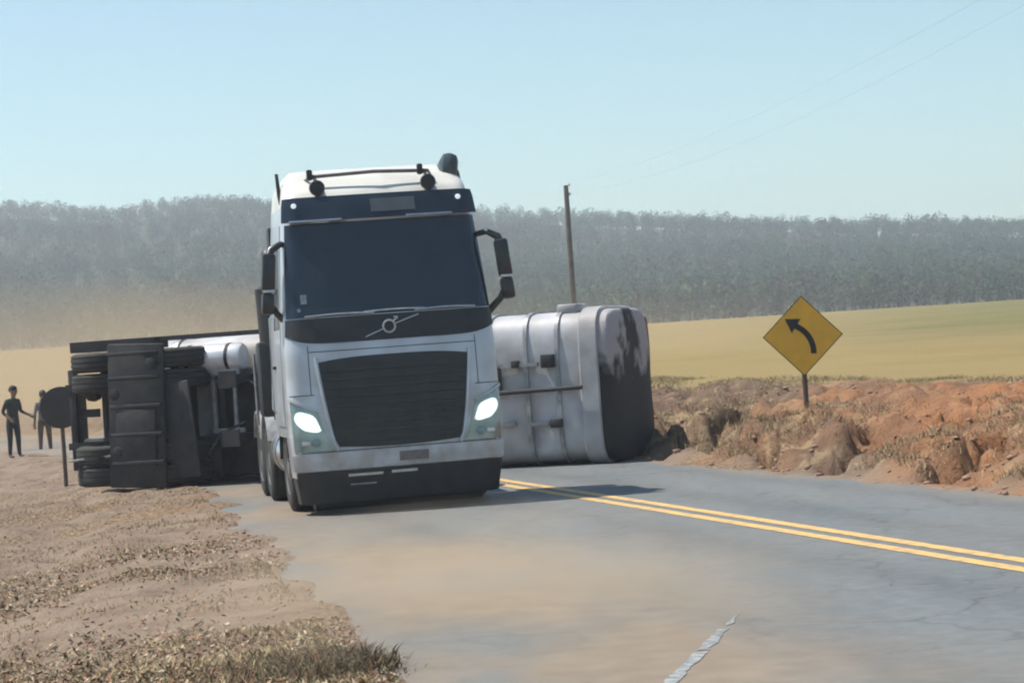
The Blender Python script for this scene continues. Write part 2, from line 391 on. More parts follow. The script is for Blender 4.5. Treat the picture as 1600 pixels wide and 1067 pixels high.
m_field = np.where(dr_ > 0, sstep(4.0, 7.5, dr_ + (nA - 0.5) * 4) * sstep(30, 44, y_ + (nA - .5) * 8 - 0.25 * np.maximum(x_ - 6, 0)), 0.15 * sstep(56, 72, y_ + (nA - .5) * 16)) * (1 - m_wood)
m_green = sstep(0.085, 0.21, x_ / np.maximum(y_, 20) + (nA - .5) * 0.12) * sstep(60, 110, y_) * (1 - m_wood) * 0.85
m_or = np.where(dr_ > 0, 0.9 * sstep(0.34, 0.80, nA * 0.6 + nB * 0.5 + 0.085 * (x_ - 4.6) - 0.004 * (y_ - 22)), sstep(0.66, 0.9, nB) * 0.35) * (1 - m_field) * (1 - m_wood)
m_lit = np.where(dl_ > 0, sstep(0.42, 0.6, nB + 0.25 * sstep(17, 12, y_) - 0.1), sstep(0.45, 0.65, nB)) * (1 - m_field)
m_bank = np.where(dr_ > 0, sstep(0.0, 0.5, dr_) * 0.85, 0.0) * (1 - m_field)
for nm, v_ in (('bank', m_bank), ('wood', m_wood), ('field', m_field), ('green', m_green), ('orange', np.clip(m_or, 0, 1)), ('litter', np.clip(m_lit, 0, 1))): fattr(terr, nm, v_)

# ---- road
def asphalt_material():
    m = bpy.data.materials.new('dusty_asphalt'); m.use_nodes = True
    n = m.node_tree; L = n.links; p = n.nodes['Principled BSDF']; p.inputs['Roughness'].default_value = 0.7; p.inputs['Specular IOR Level'].default_value = 0.3
    geo = n.nodes.new('ShaderNodeNewGeometry')
    def noise(scale, detail=6, stretch=None):
        k = n.nodes.new('ShaderNodeTexNoise'); k.inputs['Scale'].default_value = scale; k.inputs['Detail'].default_value = detail
        if stretch:
            mp = n.nodes.new('ShaderNodeMapping'); mp.inputs['Rotation'].default_value = (0, 0, R(-14)); mp.inputs['Scale'].default_value = stretch
            L.new(geo.outputs['Position'], mp.inputs[0]); L.new(mp.outputs[0], k.inputs['Vector'])
        else: L.new(geo.outputs['Position'], k.inputs['Vector'])
        return k.outputs['Fac']
    def ramp(fac, a, b, c0, c1):
        r = n.nodes.new('ShaderNodeValToRGB'); e = r.color_ramp.elements
        e[0].position, e[0].color = a, (*c0, 1); e[1].position, e[1].color = b, (*c1, 1); L.new(fac, r.inputs[0]); return r.outputs[0]
    def mix(f, a, b):
        k = n.nodes.new('ShaderNodeMix'); k.data_type = 'RGBA'; L.new(f, k.inputs[0]); L.new(a, k.inputs[6]); L.new(b, k.inputs[7]); return k.outputs[2]
    base = ramp(noise(0.8, 7, (1.6, 0.18, 1)), 0.3, 0.7, (0.130, 0.143, 0.147), (0.175, 0.190, 0.193))
    grain = ramp(noise(70, 3), 0.3, 0.7, (0.10, 0.106, 0.108), (0.21, 0.222, 0.222))
    k = n.nodes.new('ShaderNodeValue'); k.outputs[0].default_value = 0.3
    c = mix(k.outputs[0], base, grain)
    mott = n.nodes.new('ShaderNodeMapRange'); L.new(noise(7, 6), mott.inputs[0]); mott.inputs[1].default_value = 0.3; mott.inputs[2].default_value = 0.7; mott.inputs[3].default_value = 0.78; mott.inputs[4].default_value = 1.02
    vo = n.nodes.new('ShaderNodeTexVoronoi'); vo.feature = 'DISTANCE_TO_EDGE'; vo.inputs['Scale'].default_value = 0.55
    wv = n.nodes.new('ShaderNodeVectorMath'); wv.operation = 'MULTIPLY_ADD'
    nw = n.nodes.new('ShaderNodeTexNoise'); nw.inputs['Scale'].default_value = 2.2; nw.inputs['Detail'].default_value = 5; L.new(geo.outputs['Position'], nw.inputs['Vector'])
    L.new(nw.outputs['Color'], wv.inputs[0]); wv.inputs[1].default_value = (0.9, 0.9, 0); L.new(geo.outputs['Position'], wv.inputs[2]); L.new(wv.outputs[0], vo.inputs['Vector'])
    ck = n.nodes.new('ShaderNodeMapRange'); L.new(vo.outputs['Distance'], ck.inputs[0]); ck.inputs[1].default_value = 0.004; ck.inputs[2].default_value = 0.016; ck.inputs[3].default_value = 0.72; ck.inputs[4].default_value = 1.0
    tk = n.nodes.new('ShaderNodeAttribute'); tk.attribute_name = 'track'
    tm = n.nodes.new('ShaderNodeMath'); tm.operation = 'MULTIPLY_ADD'; L.new(tk.outputs['Fac'], tm.inputs[0]); tm.inputs[1].default_value = -0.16; tm.inputs[2].default_value = 1.0
    q1 = n.nodes.new('ShaderNodeMath'); q1.operation = 'MULTIPLY'; L.new(mott.outputs[0], q1.inputs[0]); L.new(ck.outputs[0], q1.inputs[1])
    q2 = n.nodes.new('ShaderNodeMath'); q2.operation = 'MULTIPLY'; L.new(q1.outputs[0], q2.inputs[0]); L.new(tm.outputs[0], q2.inputs[1])
    vm = n.nodes.new('ShaderNodeVectorMath'); vm.operation = 'SCALE'; L.new(c, vm.inputs[0]); L.new(q2.outputs[0], vm.inputs['Scale']); c = vm.outputs[0]
    at = n.nodes.new('ShaderNodeAttribute'); at.attribute_name = 'dust'
    ad = n.nodes.new('ShaderNodeMath'); ad.operation = 'MULTIPLY'; L.new(at.outputs['Fac'], ad.inputs[0])
    dn = n.nodes.new('ShaderNodeMapRange'); L.new(noise(0.55, 6, (1.0, 0.5, 1)), dn.inputs[0]); dn.inputs[1].default_value = 0.35; dn.inputs[2].default_value = 0.62
    L.new(dn.outputs[0], ad.inputs[1]); ad.use_clamp = True
    dust = ramp(noise(3, 5), 0.3, 0.7, (0.185, 0.145, 0.105), (0.245, 0.195, 0.145))
    c = mix(ad.outputs[0], c, dust)
    L.new(c, p.inputs['Base Color'])
    b = n.nodes.new('ShaderNodeBump'); b.inputs['Strength'].default_value = 0.35; b.inputs['Distance'].default_value = 0.008
    L.new(noise(120, 4), b.inputs['Height']); L.new(b.outputs[0], p.inputs['Normal'])
    return m
def ribbon(name, off_l, off_r, ys, z, material, cols=14):
    ys = np.asarray(ys); L_ = off_l(ys); R_ = off_r(ys)
    t = np.linspace(0, 1, cols)
    X = L_[:, None] * (1 - t) + R_[:, None] * t; Y = np.repeat(ys[:, None], cols, 1)
    zz = np.where(Y > 60, far_h(X, Y) * sstep(60, 140, Y), 0.0) + z
    if name == 'road': zz = zz - 0.5 * sstep(0.25, 0.7, road_l(Y) - X) - 0.5 * sstep(0.2, 0.5, X - road_r(Y))
    n_ = len(ys); i_ = (np.arange(n_ - 1)[:, None] * cols + np.arange(cols - 1)[None]).ravel()
    o = mesh_np(name, np.stack([X.ravel(), Y.ravel(), zz.ravel()], 1), np.stack([i_, i_ + 1, i_ + cols + 1, i_ + cols], 1), material)
    return o, X.ravel(), Y.ravel()
road, rx, ry = ribbon('road', lambda y: road_l(y) - 0.7, lambda y: road_r(y) + 0.5, np.concatenate([np.linspace(-60, 4, 40), np.linspace(4.2, 45, 200), np.linspace(45.5, 180, 120)]), 0.0, asphalt_material(), 40)
road['kind'] = 'structure'
dle = rx - road_l(ry)
dust = 0.9 * (1 - sstep(0.2, 2.6, dle)) + 0.75 * np.exp(-((rx + 0.2 - (ry - 17) * -0.12) / 1.7) ** 2) * sstep(24, 19, ry) + 0.5 * (1 - sstep(0, 0.7, road_r(ry) - rx)) + 0.15
dust = dust + 1.5 * sstep(38, 50, ry)
off_ = rx - road_c(ry)
fattr(road, 'track', sum(np.exp(-((off_ - c_) / 0.28) ** 2) for c_ in (-2.75, -0.95, 0.95, 2.5)))
fattr(road, 'dust', np.clip(dust, 0, 1.6))
YEL = mat('worn_yellow_road_paint', (0.62, 0.38, 0.12), 0.7, col2=(0.26, 0.21, 0.14), scale=7, lo=0.46, hi=0.72, detail=9)
WPAINT = mat('worn_white_road_paint', (0.30, 0.315, 0.31), 0.75, col2=(0.15, 0.16, 0.16), scale=14, lo=0.38, hi=0.60, detail=8)
ys_l = np.concatenate([np.linspace(-40, 4, 30), np.linspace(4.2, 60, 140)])
for a in (-0.22, 0.07):
    s_, _, _ = ribbon('centre_stripe', lambda y, a=a: road_c(y) + a, lambda y, a=a: road_c(y) + a + 0.15, ys_l, 0.004, YEL, 3)
    s_.parent = road
wl = MB(); NL = 60
for i in range(NL + 1):
    t = i / NL; py = 14.5 - 5.3 * t; px = 1.32 - 0.2155 * (14.5 - py) - 0.012 * (14.5 - py) ** 1.5 * 0.4
    hw = 0.036 * min(1.0, 0.25 + 3.0 * t) + 0.010 * random.uniform(-1, 1)
    wl.v += [(px - hw + random.uniform(-.008, .008), py, 0.004), (px + hw + random.uniform(-.008, .008), py, 0.004)]
for i in range(NL):
    if i in (7, 8, 19, 33): continue
    wl.f.append((2 * i, 2 * i + 1, 2 * i + 3, 2 * i + 2))
wl.build('faded_white_line', WPAINT, road)

# ------------------------------------------------------------------ forest on the hill
def forest_material():
    m = bpy.data.materials.new('hill_forest'); m.use_nodes = True
    n = m.node_tree; p = n.nodes['Principled BSDF']; p.inputs['Roughness'].default_value = 0.8; p.inputs['Specular IOR Level'].default_value = 0.1
    a = n.nodes.new('ShaderNodeAttribute'); a.attribute_name = 'tint'; n.links.new(a.outputs['Color'], p.inputs['Base Color'])
    b = n.nodes.new('ShaderNodeAttribute'); b.attribute_name = 'crown_normal'; n.links.new(b.outputs['Vector'], p.inputs['Normal'])
    return m
def make_forest():
    pts = []
    y = 384.0
    while y < 1010:
        sp = 5.0 + (y - 384) / 626 * 2.6
        half = 0.30 * y + 40
        xs = np.arange(-half, half, sp)
        pts.append(np.stack([xs + rng.uniform(-.45, .45, len(xs)) * sp, y + rng.uniform(-.45, .45, len(xs)) * sp], 1))
        y += sp * (1.25 if y > 450 else 1.0)
    P = np.concatenate(pts); N = len(P)
    z = ground_h(P[:, 0], P[:, 1])
    stand = fbm(P[:, 0] / 45, P[:, 1] / 70, 91, 3)
    H = 5.0 + 4.0 * rng.random(N) + 4.0 * (stand - 0.5)
    rad = H * (0.22 + 0.12 * rng.random(N))
    K = 190                                              # leaf clumps in a crown
    d = rng.normal(size=(N, K, 3)); d /= np.linalg.norm(d, axis=2, keepdims=True)
    rr = rng.random((N, K, 1)) ** 0.4
    c = d * rr * np.stack([rad, rad, H * 0.36], 1)[:, None, :]
    c = c + np.stack([P[:, 0], P[:, 1], z + H * 0.62], 1)[:, None, :]
    s = (0.055 + 0.075 * rng.random((N, K, 1, 1))) * rad[:, None, None, None]
    tri = c[:, :, None, :] + rng.normal(size=(N, K, 3, 3)) * s
    V = tri.reshape(-1, 3)
    # trunks: thin three-sided
    a = np.array([0, 2.1, 4.2]); tb = np.stack([np.cos(a), np.sin(a), a * 0], 1)
    base = np.stack([P[:, 0], P[:, 1], z - 0.3], 1)[:, None, :] + tb[None] * 0.16
    top = np.stack([P[:, 0], P[:, 1], z + H * 0.8], 1)[:, None, :] + tb[None] * 0.05
    tv = np.concatenate([base, top], 1).reshape(-1, 3)
    fo = np.array([[0, 1, 4], [0, 4, 3], [1, 2, 5], [1, 5, 4], [2, 0, 3], [2, 3, 5]])
    tf = (fo[None] + (np.arange(N) * 6)[:, None, None]).reshape(-1, 3) + len(V)
    Fc = np.concatenate([np.arange(len(V)).reshape(-1, 3), tf])
    o = mesh_np('forest', np.concatenate([V, tv]), Fc, forest_material())
    g = np.array([[0.026, 0.105, 0.070], [0.040, 0.118, 0.068], [0.070, 0.125, 0.062], [0.105, 0.112, 0.068]])
    t = np.clip(stand * 1.9 - 0.55 + rng.normal(size=N) * 0.22 + 0.18 * (1 - sstep(420, 640, P[:, 1])), 0, 0.999) * 3
    i0 = t.astype(int); f_ = (t - i0)[:, None]
    tc = (g[i0] * (1 - f_) + g[np.minimum(i0 + 1, 3)] * f_) * 0.72
    print('trees', N)
    cv = np.repeat(tc, K * 3, 0); tk = np.repeat(np.tile(np.array([[0.06, 0.075, 0.05]]), (N, 1)), 6, 0)
    cattr(o, 'tint', np.concatenate([np.concatenate([cv, tk]), np.ones((len(V) + len(tv), 1))], 1))
    cc_ = np.repeat(np.stack([P[:, 0], P[:, 1], z + H * 0.45], 1), K * 3, 0)
    nv = V - cc_; nv /= np.linalg.norm(nv, axis=1, keepdims=True) + 1e-6; nv[:, 2] += 0.5; nv /= np.linalg.norm(nv, axis=1, keepdims=True)
    nt_ = np.repeat(np.tile(tb, (2, 1))[None], N, 0).reshape(-1, 3)
    an_ = o.data.attributes.new('crown_normal', 'FLOAT_VECTOR', 'POINT'); an_.data.foreach_set('vector', np.ascontiguousarray(np.concatenate([nv, nt_]), np.float32).ravel())
    o['kind'] = 'stuff'; o['label'] = 'hazy green forest covering the far hillside'
make_forest()

# ------------------------------------------------------------------ truck
TRK = thing('truck', 'white tractor truck with lit headlamps driving toward the viewer', 'truck', (-1.36, 26.70, 0.0), R(10.5))
TRK.rotation_euler[1] = R(-0.5)
# local axes: +x image right, +y backwards along the truck, z up
ZW = [0.05, 0.5, 0.9, 1.9, 2.25, 3.0, 3.6, 3.85, 3.99, 4.09]
WW = [1.15, 1.22, 1.25, 1.245, 1.225, 1.175, 1.125, 1.09, 1.03, 0.93]
ZV = [0.05, 0.4, 0.7, 1.2, 1.9, 2.1, 2.3, 3.4, 3.64, 3.80, 3.96, 4.09]
VV = [0.13, 0.05, 0.0, 0.015, 0.07, 0.11, 0.15, 0.40, 0.47, 0.60, 0.86, 1.25]
def cw(z): return float(np.interp(z, ZW, WW))
def front(u, z):
    w_ = cw(z); v0 = float(np.interp(z, ZV, VV)); RR = 0.15
    v = v0 + 0.09 * (u / w_) ** 2
    e = abs(u) - (w_ - RR)
    if e > 0: v += RR * (1 - math.sqrt(max(0.0, 1 - min(1.0, e / RR) ** 2)))
    return Vector((u, v, z))
def fnorm(u, z):
    w_ = cw(z); u = max(-w_ * 0.985, min(w_ * 0.985, u)); h = 0.006
    a = front(u + h, z) - front(u - h, z); b = front(u, z + 0.03) - front(u, z - 0.03)
    n_ = a.cross(b).normalized()
    return n_ if n_.y < 0 else -n_
def patch(name, ul, ur, zb, zt, material, off=0.012, thick=0.03, nu=24, nz_=10, parent=None, label=None, zcurve=0.0):
    """a panel that follows the cab front; ul/ur/zb/zt are numbers or functions of the other parameter in 0..1"""
    F_ = lambda a, t: a(t) if callable(a) else a
    m = MB(); g = []
    for j in range(nz_ + 1):
        t = j / nz_
        row = []
        for i in range(nu + 1):
            s = i / nu
            zz = F_(zb, s) * (1 - t) + F_(zt, s) * t
            l, r_ = F_(ul, t), F_(ur, t); uu = l + (r_ - l) * s
            n_ = fnorm(uu, zz); p_ = front(uu, zz)
            row.append((p_ + n_ * off, p_ + n_ * (off - thick)))
        g.append(row)
    nU = nu + 1
    for k in (0, 1):
        for row in g: m.v += [tuple(p[k]) for p in row]
    N = nU * (nz_ + 1)
    for j in range(nz_):
        for i in range(nu):
            a = j * nU + i; m.f.append((a, a + 1, a + nU + 1, a + nU)); m.f.append((a + N, a + nU + N, a + nU + 1 + N, a + 1 + N))
    edge = [i for i in range(nu)] + [j * nU + nu for j in range(nz_)] + [nz_ * nU + i for i in range(nu, 0, -1)] + [j * nU for j in range(nz_, 0, -1)]
    for q in range(len(edge)):
        a, b = edge[q], edge[(q + 1) % len(edge)]; m.f.append((a, b, b + N, a + N))
    return m.build(name, material, parent or TRK, label=label)

def cab_loft(name, zs, vback, material):
    m = MB(); rows = []
    for z in zs:
        w_ = cw(z)
        us = [-w_ + 2 * w_ * (0.5 - 0.5 * math.cos(math.pi * i / 36)) for i in range(37)]
        row = [front(u, z) for u in us]
        ve = row[-1].y
        vb = vback(z) if callable(vback) else vback
        side = [ve + (vb - ve) * t for t in (0.15, 0.4, 0.7, 0.93)]
        row = [Vector((-w_, v, z)) for v in reversed(side)] + row + [Vector((w_, v, z)) for v in side]
        row = [Vector((-(w_ - 0.08), vb, z))] + row + [Vector((w_ - 0.08, vb, z))]
        rows.append(row)
    n_ = len(rows[0])
    for row in rows: m.v += [tuple(p) for p in row]
    for j in range(len(rows) - 1):
        for i in range(n_):
            a, b = j * n_ + i, j * n_ + (i + 1) % n_; m.f.append((a, b, b + n_, a + n_))
    m.f.append(tuple(range(n_))[::-1]); m.f.append(tuple(range((len(rows) - 1) * n_, len(rows) * n_)))
    return m.build(name, material, TRK, angle=50)
cab_loft('cab_body', list(np.linspace(0.92, 3.64, 34)), 2.3, PAINT)
roof = cab_loft('roof_fairing', [3.642] + list(np.linspace(3.66, 3.98, 11)) + [4.01, 4.04, 4.07, 4.09], 2.28, CREAM)
cab_loft('front_apron', list(np.linspace(0.45, 0.918, 8)), 0.72, PAINT)
cab_loft('lower_skirt', list(np.linspace(0.14, 0.448, 6)), 0.66, TRIM)
edge = lambda d: (lambda t, d=d: None)
def wfun(z0, z1, inset, sgn): return lambda t: sgn * (cw(z0 + (z1 - z0) * t) - inset)
patch('windscreen', wfun(2.30, 3.40, 0.035, -1), wfun(2.30, 3.40, 0.012, 1), 2.30, 3.40, GLASSD, 0.010, 0.03, 40, 14)
patch('black_panel', wfun(1.99, 2.285, 0.03, -1), wfun(1.99, 2.285, 0.012, 1), lambda s: 1.99 + 0.10 * abs(2 * s - 1) ** 8, 2.285, TRIM, 0.014, 0.03, 40, 5)
visor = patch('sun_visor', wfun(3.38, 3.66, 0.05, -1), wfun(3.38, 3.66, 0.04, 1), 3.41, 3.665, GLASSD, 0.085, 0.022, 40, 4)
for (a_, b_) in ((-1.03, -0.45), (0.30, 0.85)): patch('visor_trim', a_, b_, 3.400, 3.416, CHROME, 0.098, 0.016, 12, 1)
patch('visor_plate', lambda t: -0.10, lambda t: 0.42, 3.47, 3.62, mat('visor_label_grey', (0.09, 0.11, 0.12), 0.5, var=0.2), 0.092, 0.01, 8, 2)
for s in (-0.98, 0.94):
    m = MB(); p_ = front(s, 3.59) + fnorm(s, 3.59) * 0.10
    m.lathe([(-0.02, 0.012), (-0.012, 0.03), (0.02, 0.03)], 'Y', p_, 12); m.build('marker_lamp', MARKERON, TRK)
patch('windscreen_sticker', -1.01, -0.94, 2.46, 2.57, mat('sticker_pale', (0.22, 0.27, 0.30), 0.5, var=0.4, scale=30), 0.0125, 0.004, 3, 3)
patch('windscreen_sticker', -1.06, -1.02, 2.37, 2.41, MATS['sticker_pale'], 0.0125, 0.004, 3, 3)
# wipers along the lower edge of the screen
for (u0, u1, zo) in ((-0.98, -0.18, 0.0), (-0.30, 0.42, 0.012), (0.30, 1.02, 0.0)):
    m = MB(); pts = []
    for i in range(13):
        u = u0 + (u1 - u0) * i / 12; z = 2.305 + zo + 0.012 * math.sin(math.pi * i / 12)
        pts.append(front(u, z) + fnorm(u, z) * 0.035)
    m.tube(pts, 0.011, 6); m.build('wiper', CHROME, TRK)
# grille with frame and slats
gl = lambda t: -(0.70 + 0.19 * t ** 0.6); gr = lambda t: (0.70 + 0.19 * t ** 0.6)
GR = patch('grille', gl, gr, lambda s: 0.76 + 0.03 * abs(2 * s - 1) ** 2, lambda s: 1.82 - 0.05 * abs(2 * s - 1) ** 3, GRILLE, 0.016, 0.04, 30, 12)
for k in range(9):
    t = 0.08 + 0.1 * k; z = 0.78 + 1.02 * t; h = gr(t) - 0.06
    patch('slat', -h, h, z - 0.022, z + 0.022, GRILLE, 0.034, 0.02, 20, 1, parent=GR)
for sgn in (-1, 1):
    m = MB(); pts = []
    for i in range(13):
        t = i / 12; z = 0.745 + (1.83 - 0.745) * t; u = sgn * (gr(t) + 0.012)
        pts.append(front(u, z) + fnorm(u, z) * 0.018)
    m.tube(pts, 0.022, 8); m.build('grille_edge', PAINT, TRK)
# emblem: ring with arrow and diagonal bar
EM = MB(); ec = front(-0.02, 2.135) + fnorm(0, 2.135) * 0.03
for i in range(28):
    a = 2 * math.pi * i / 28
    for k in range(8):
        b = 2 * math.pi * k / 8; q = 0.07 + 0.012 * math.cos(b); EM.v.append((ec.x + q * math.cos(a), ec.y + 0.012 * math.sin(b), ec.z + q * math.sin(a)))
for i in range(28):
    for k in range(8): EM.f.append((i * 8 + k, i * 8 + (k + 1) % 8, ((i + 1) % 28) * 8 + (k + 1) % 8, ((i + 1) % 28) * 8 + k))
EM.tube([ec + Vector((0.05, -0.002, 0.05)), ec + Vector((0.10, -0.002, 0.10))], 0.011, 6)
EM.tube([ec + Vector((0.06, -0.002, 0.105)), ec + Vector((0.105, -0.002, 0.105)), ec + Vector((0.105, -0.002, 0.06))], 0.009, 6)
EM.build('emblem', CHROME, TRK)
m = MB()
m.tube([front(u, z) + fnorm(u, z) * 0.026 for u, z in ((-0.30, 2.03), (-0.2, 2.068), (-0.10, 2.105))], 0.008, 6)
m.build('emblem_bar', CHROME, TRK); m = MB()
m.tube([front(u, z) + fnorm(u, z) * 0.026 for u, z in ((0.06, 2.165), (0.18, 2.205), (0.34, 2.255))], 0.008, 6)
m.build('emblem_bar', CHROME, TRK)
GAP = mat('panel_gap_black', (0.015, 0.016, 0.018), 0.7)
for sgn in (-1, 1):
    a_, b_ = sorted((sgn * 1.225, sgn * 0.945)); patch('panel_gap', a_, b_, 1.40, 1.409, GAP, 0.004, 0.008, 6, 1)
    a_, b_ = sorted((sgn * 0.985, sgn * 0.977)); patch('panel_gap', a_, b_, 1.41, 1.97, GAP, 0.004, 0.008, 2, 8)
patch('panel_gap', -0.97, 0.97, 1.895, 1.903, GAP, 0.004, 0.008, 24, 1)
patch('panel_gap', -1.2, 1.2, 0.736, 0.746, GAP, 0.004, 0.008, 30, 1)
# bumper strip, plate, lower intake bars
patch('bumper', wfun(0.53, 0.73, 0.02, -1), wfun(0.53, 0.73, 0.02, 1), lambda s: 0.535, lambda s: 0.725, PAINT, 0.035, 0.05, 40, 4)
patch('licence_plate', -0.02, 0.32, 0.585, 0.69, PLATE, 0.046, 0.008, 6, 2)
patch('skirt_panel', wfun(0.21, 0.51, 0.03, -1), wfun(0.21, 0.51, 0.03, 1), 0.15, 0.515, TRIM, 0.022, 0.03, 40, 4)
for (u0, u1, z0) in ((-0.62, -0.22, 0.445), (-0.12, 0.18, 0.452)):
    patch('intake_bar', u0, u1, z0, z0 + 0.03, CHROME, 0.036, 0.012, 10, 1)
patch('intake_bar', -0.6, -0.3, 0.345, 0.36, GREYPAINT, 0.032, 0.01, 10, 1)
m = MB(); m.box((0, 0.52, 0.13), (2.0, 0.25, 0.16), bev=0.03); m.build('under_bumper_dark', TRIM, TRK)  # recessed black box added to keep the gap under the bumper dark
# headlamps
for sgn in (-1, 1):
    inn = lambda t: sgn * (0.765 + 0.16 * t ** 0.8); out = lambda t: sgn * (1.205 + 0.015 * t)
    zt = (lambda s, g=sgn: 1.20 + 0.14 * (s if g > 0 else 1 - s) ** 1.4)
    l_, r_ = (inn, out) if sgn > 0 else (out, inn)
    HL = patch('headlamp', l_, r_, 0.755, zt, LAMPGLASS, 0.014, 0.03, 16, 8)
    cen = front(sgn * 1.03, 1.08) + fnorm(sgn * 1.03, 1.08) * 0.03
    def lampshape(nm, mt, g, off):
        fi = lambda t: sgn * (0.925 - g + 0.05 * t); fo = lambda t: sgn * (1.135 + g + 0.035 * t - 0.03 * (2 * t - 1) ** 2)
        q = lambda s_: s_ if sgn > 0 else 1 - s_
        zb = lambda s_: 0.985 - g + 0.05 * q(s_) + 0.035 * (2 * s_ - 1) ** 4; zt = lambda s_: 1.135 + g + 0.075 * q(s_) - 0.035 * (2 * s_ - 1) ** 4
        a_, b_ = (fi, fo) if sgn > 0 else (fo, fi)
        return patch(nm, a_, b_, zb, zt, mt, off, 0.012, 12, 8, parent=HL)
    lampshape('glow_surround', LAMPGLOW, 0.028, 0.020); lampshape('lit_lens', LAMPON, 0.0, 0.026)  # glow patch softens the edge of the lit lens
    c2 = front(sgn * 0.96, 0.85) + fnorm(sgn * 0.96, 0.85) * 0.022
    m = MB(); m.lathe([(-0.02, 0.02), (-0.012, 0.05), (0.02, 0.055)], 'Y', c2, 16); m.build('fog_lens', LAMPGLASS, HL)
    c3 = front(sgn * 1.08, 0.85) + fnorm(sgn * 1.08, 0.85) * 0.02
    m = MB(); m.box(c3, (0.10, 0.03, 0.05), bev=0.01); m.build('turn_lens', CHROME, HL)
    patch('lamp_brow', (lambda t: sgn * 0.92) if sgn > 0 else (lambda t: sgn * 1.225), (lambda t: sgn * 1.225) if sgn > 0 else (lambda t: sgn * 0.92),
          (lambda s, g=sgn: 1.205 + 0.15 * (s if g > 0 else 1 - s) ** 1.4), (lambda s, g=sgn: 1.235 + 0.15 * (s if g > 0 else 1 - s) ** 1.4), PAINT, 0.03, 0.03, 12, 1, parent=HL)
# mirrors
for sgn in (-1, 1):
    base = cw(2.8) - (0.13 if sgn < 0 else 0.03)
    arm = MB()
    arm.tube([(sgn * (base - 0.02), 0.62, 3.16), (sgn * (base + 0.12), 0.50, 3.19), (sgn * (base + 0.24), 0.44, 3.12), (sgn * (base + 0.30), 0.42, 2.95)], [0.035, 0.038, 0.05, 0.05], 10)
    arm.build('mirror_arm', MIRRORB, TRK); arm = MB()
    arm.tube([(sgn * (base + 0.0), 0.58, 2.16), (sgn * (base + 0.10), 0.50, 2.26), (sgn * (base + 0.22), 0.44, 2.38), (sgn * (base + 0.28), 0.42, 2.5)], [0.06, 0.045, 0.038, 0.035], 10)
    ar = arm.build('mirror_arm', MIRRORB, TRK)
    for (zc, hh, ww, ux) in ((2.86, 0.46, 0.17, 0.285), (2.50, 0.26, 0.16, 0.315)):
        m = MB(); m.box((sgn * (base + ux), 0.42, zc), (ww, 0.13, hh), Matrix.Rotation(R(-5 * sgn), 3, 'Y'), bev=0.045)
        h = m.build('mirror_housing', MIRRORB, TRK)
        g = MB(); g.box((sgn * (base + ux), 0.489, zc), (ww - 0.05, 0.006, hh - 0.08), bev=0.002); g.build('mirror_glass', CHROME, h)
    m = MB(); m.box((sgn * (base + 0.30), 0.385, 2.645), (0.14, 0.06, 0.035), bev=0.012); m.build('mirror_joint', CHROME, TRK)
# roof rail, spot lamps, antenna, intake
m = MB()
m.tube([(-0.80, 0.95, 3.94), (-0.74, 0.70, 3.97), (0, 0.64, 3.99), (0.66, 0.70, 3.97), (0.72, 0.95, 3.94)], 0.022, 8)
m.build('roof_rail', mat('rail_grey', (0.15, 0.14, 0.13), 0.5, 0.4, var=0.3), TRK)
for u in (-0.70, 0.62):
    m = MB(); m.lathe([(0.46, 0.05), (0.465, 0.085), (0.49, 0.095), (0.56, 0.085), (0.64, 0.03)], 'Y', (u, 0, 3.82), 18)
    sp = m.build('roof_lamp', TRIM, TRK)
    m = MB(); m.tube([(u, 0.60, 3.66), (u, 0.58, 3.80), (u, 0.63, 3.92), (u - 0.02, 0.67, 3.98)], 0.022, 8); m.box((u - 0.06, 0.68, 3.99), (0.07, 0.07, 0.13), bev=0.02); m.build('lamp_bracket', TRIM, sp)
m = MB(); m.box((0.96, 1.15, 4.00), (0.22, 0.5, 0.32), Matrix.Rotation(R(12), 3, 'Y') @ Matrix.Rotation(R(-14), 3, 'X'), bev=0.09)
m.tube([(1.06, 1.0, 3.78), (1.05, 1.06, 3.95), (1.0, 1.12, 4.1)], 0.05, 8)
m.build('roof_air_intake', mat('teal_grey_plastic', (0.06, 0.085, 0.09), 0.4, var=0.4, scale=6), TRK)
m = MB(); m.tube([(-1.09, 0.95, 3.68), (-1.11, 0.95, 3.8), (-1.12, 1.0, 4.05)], [0.03, 0.026, 0.02], 8); m.build('antenna', TRIM, TRK)
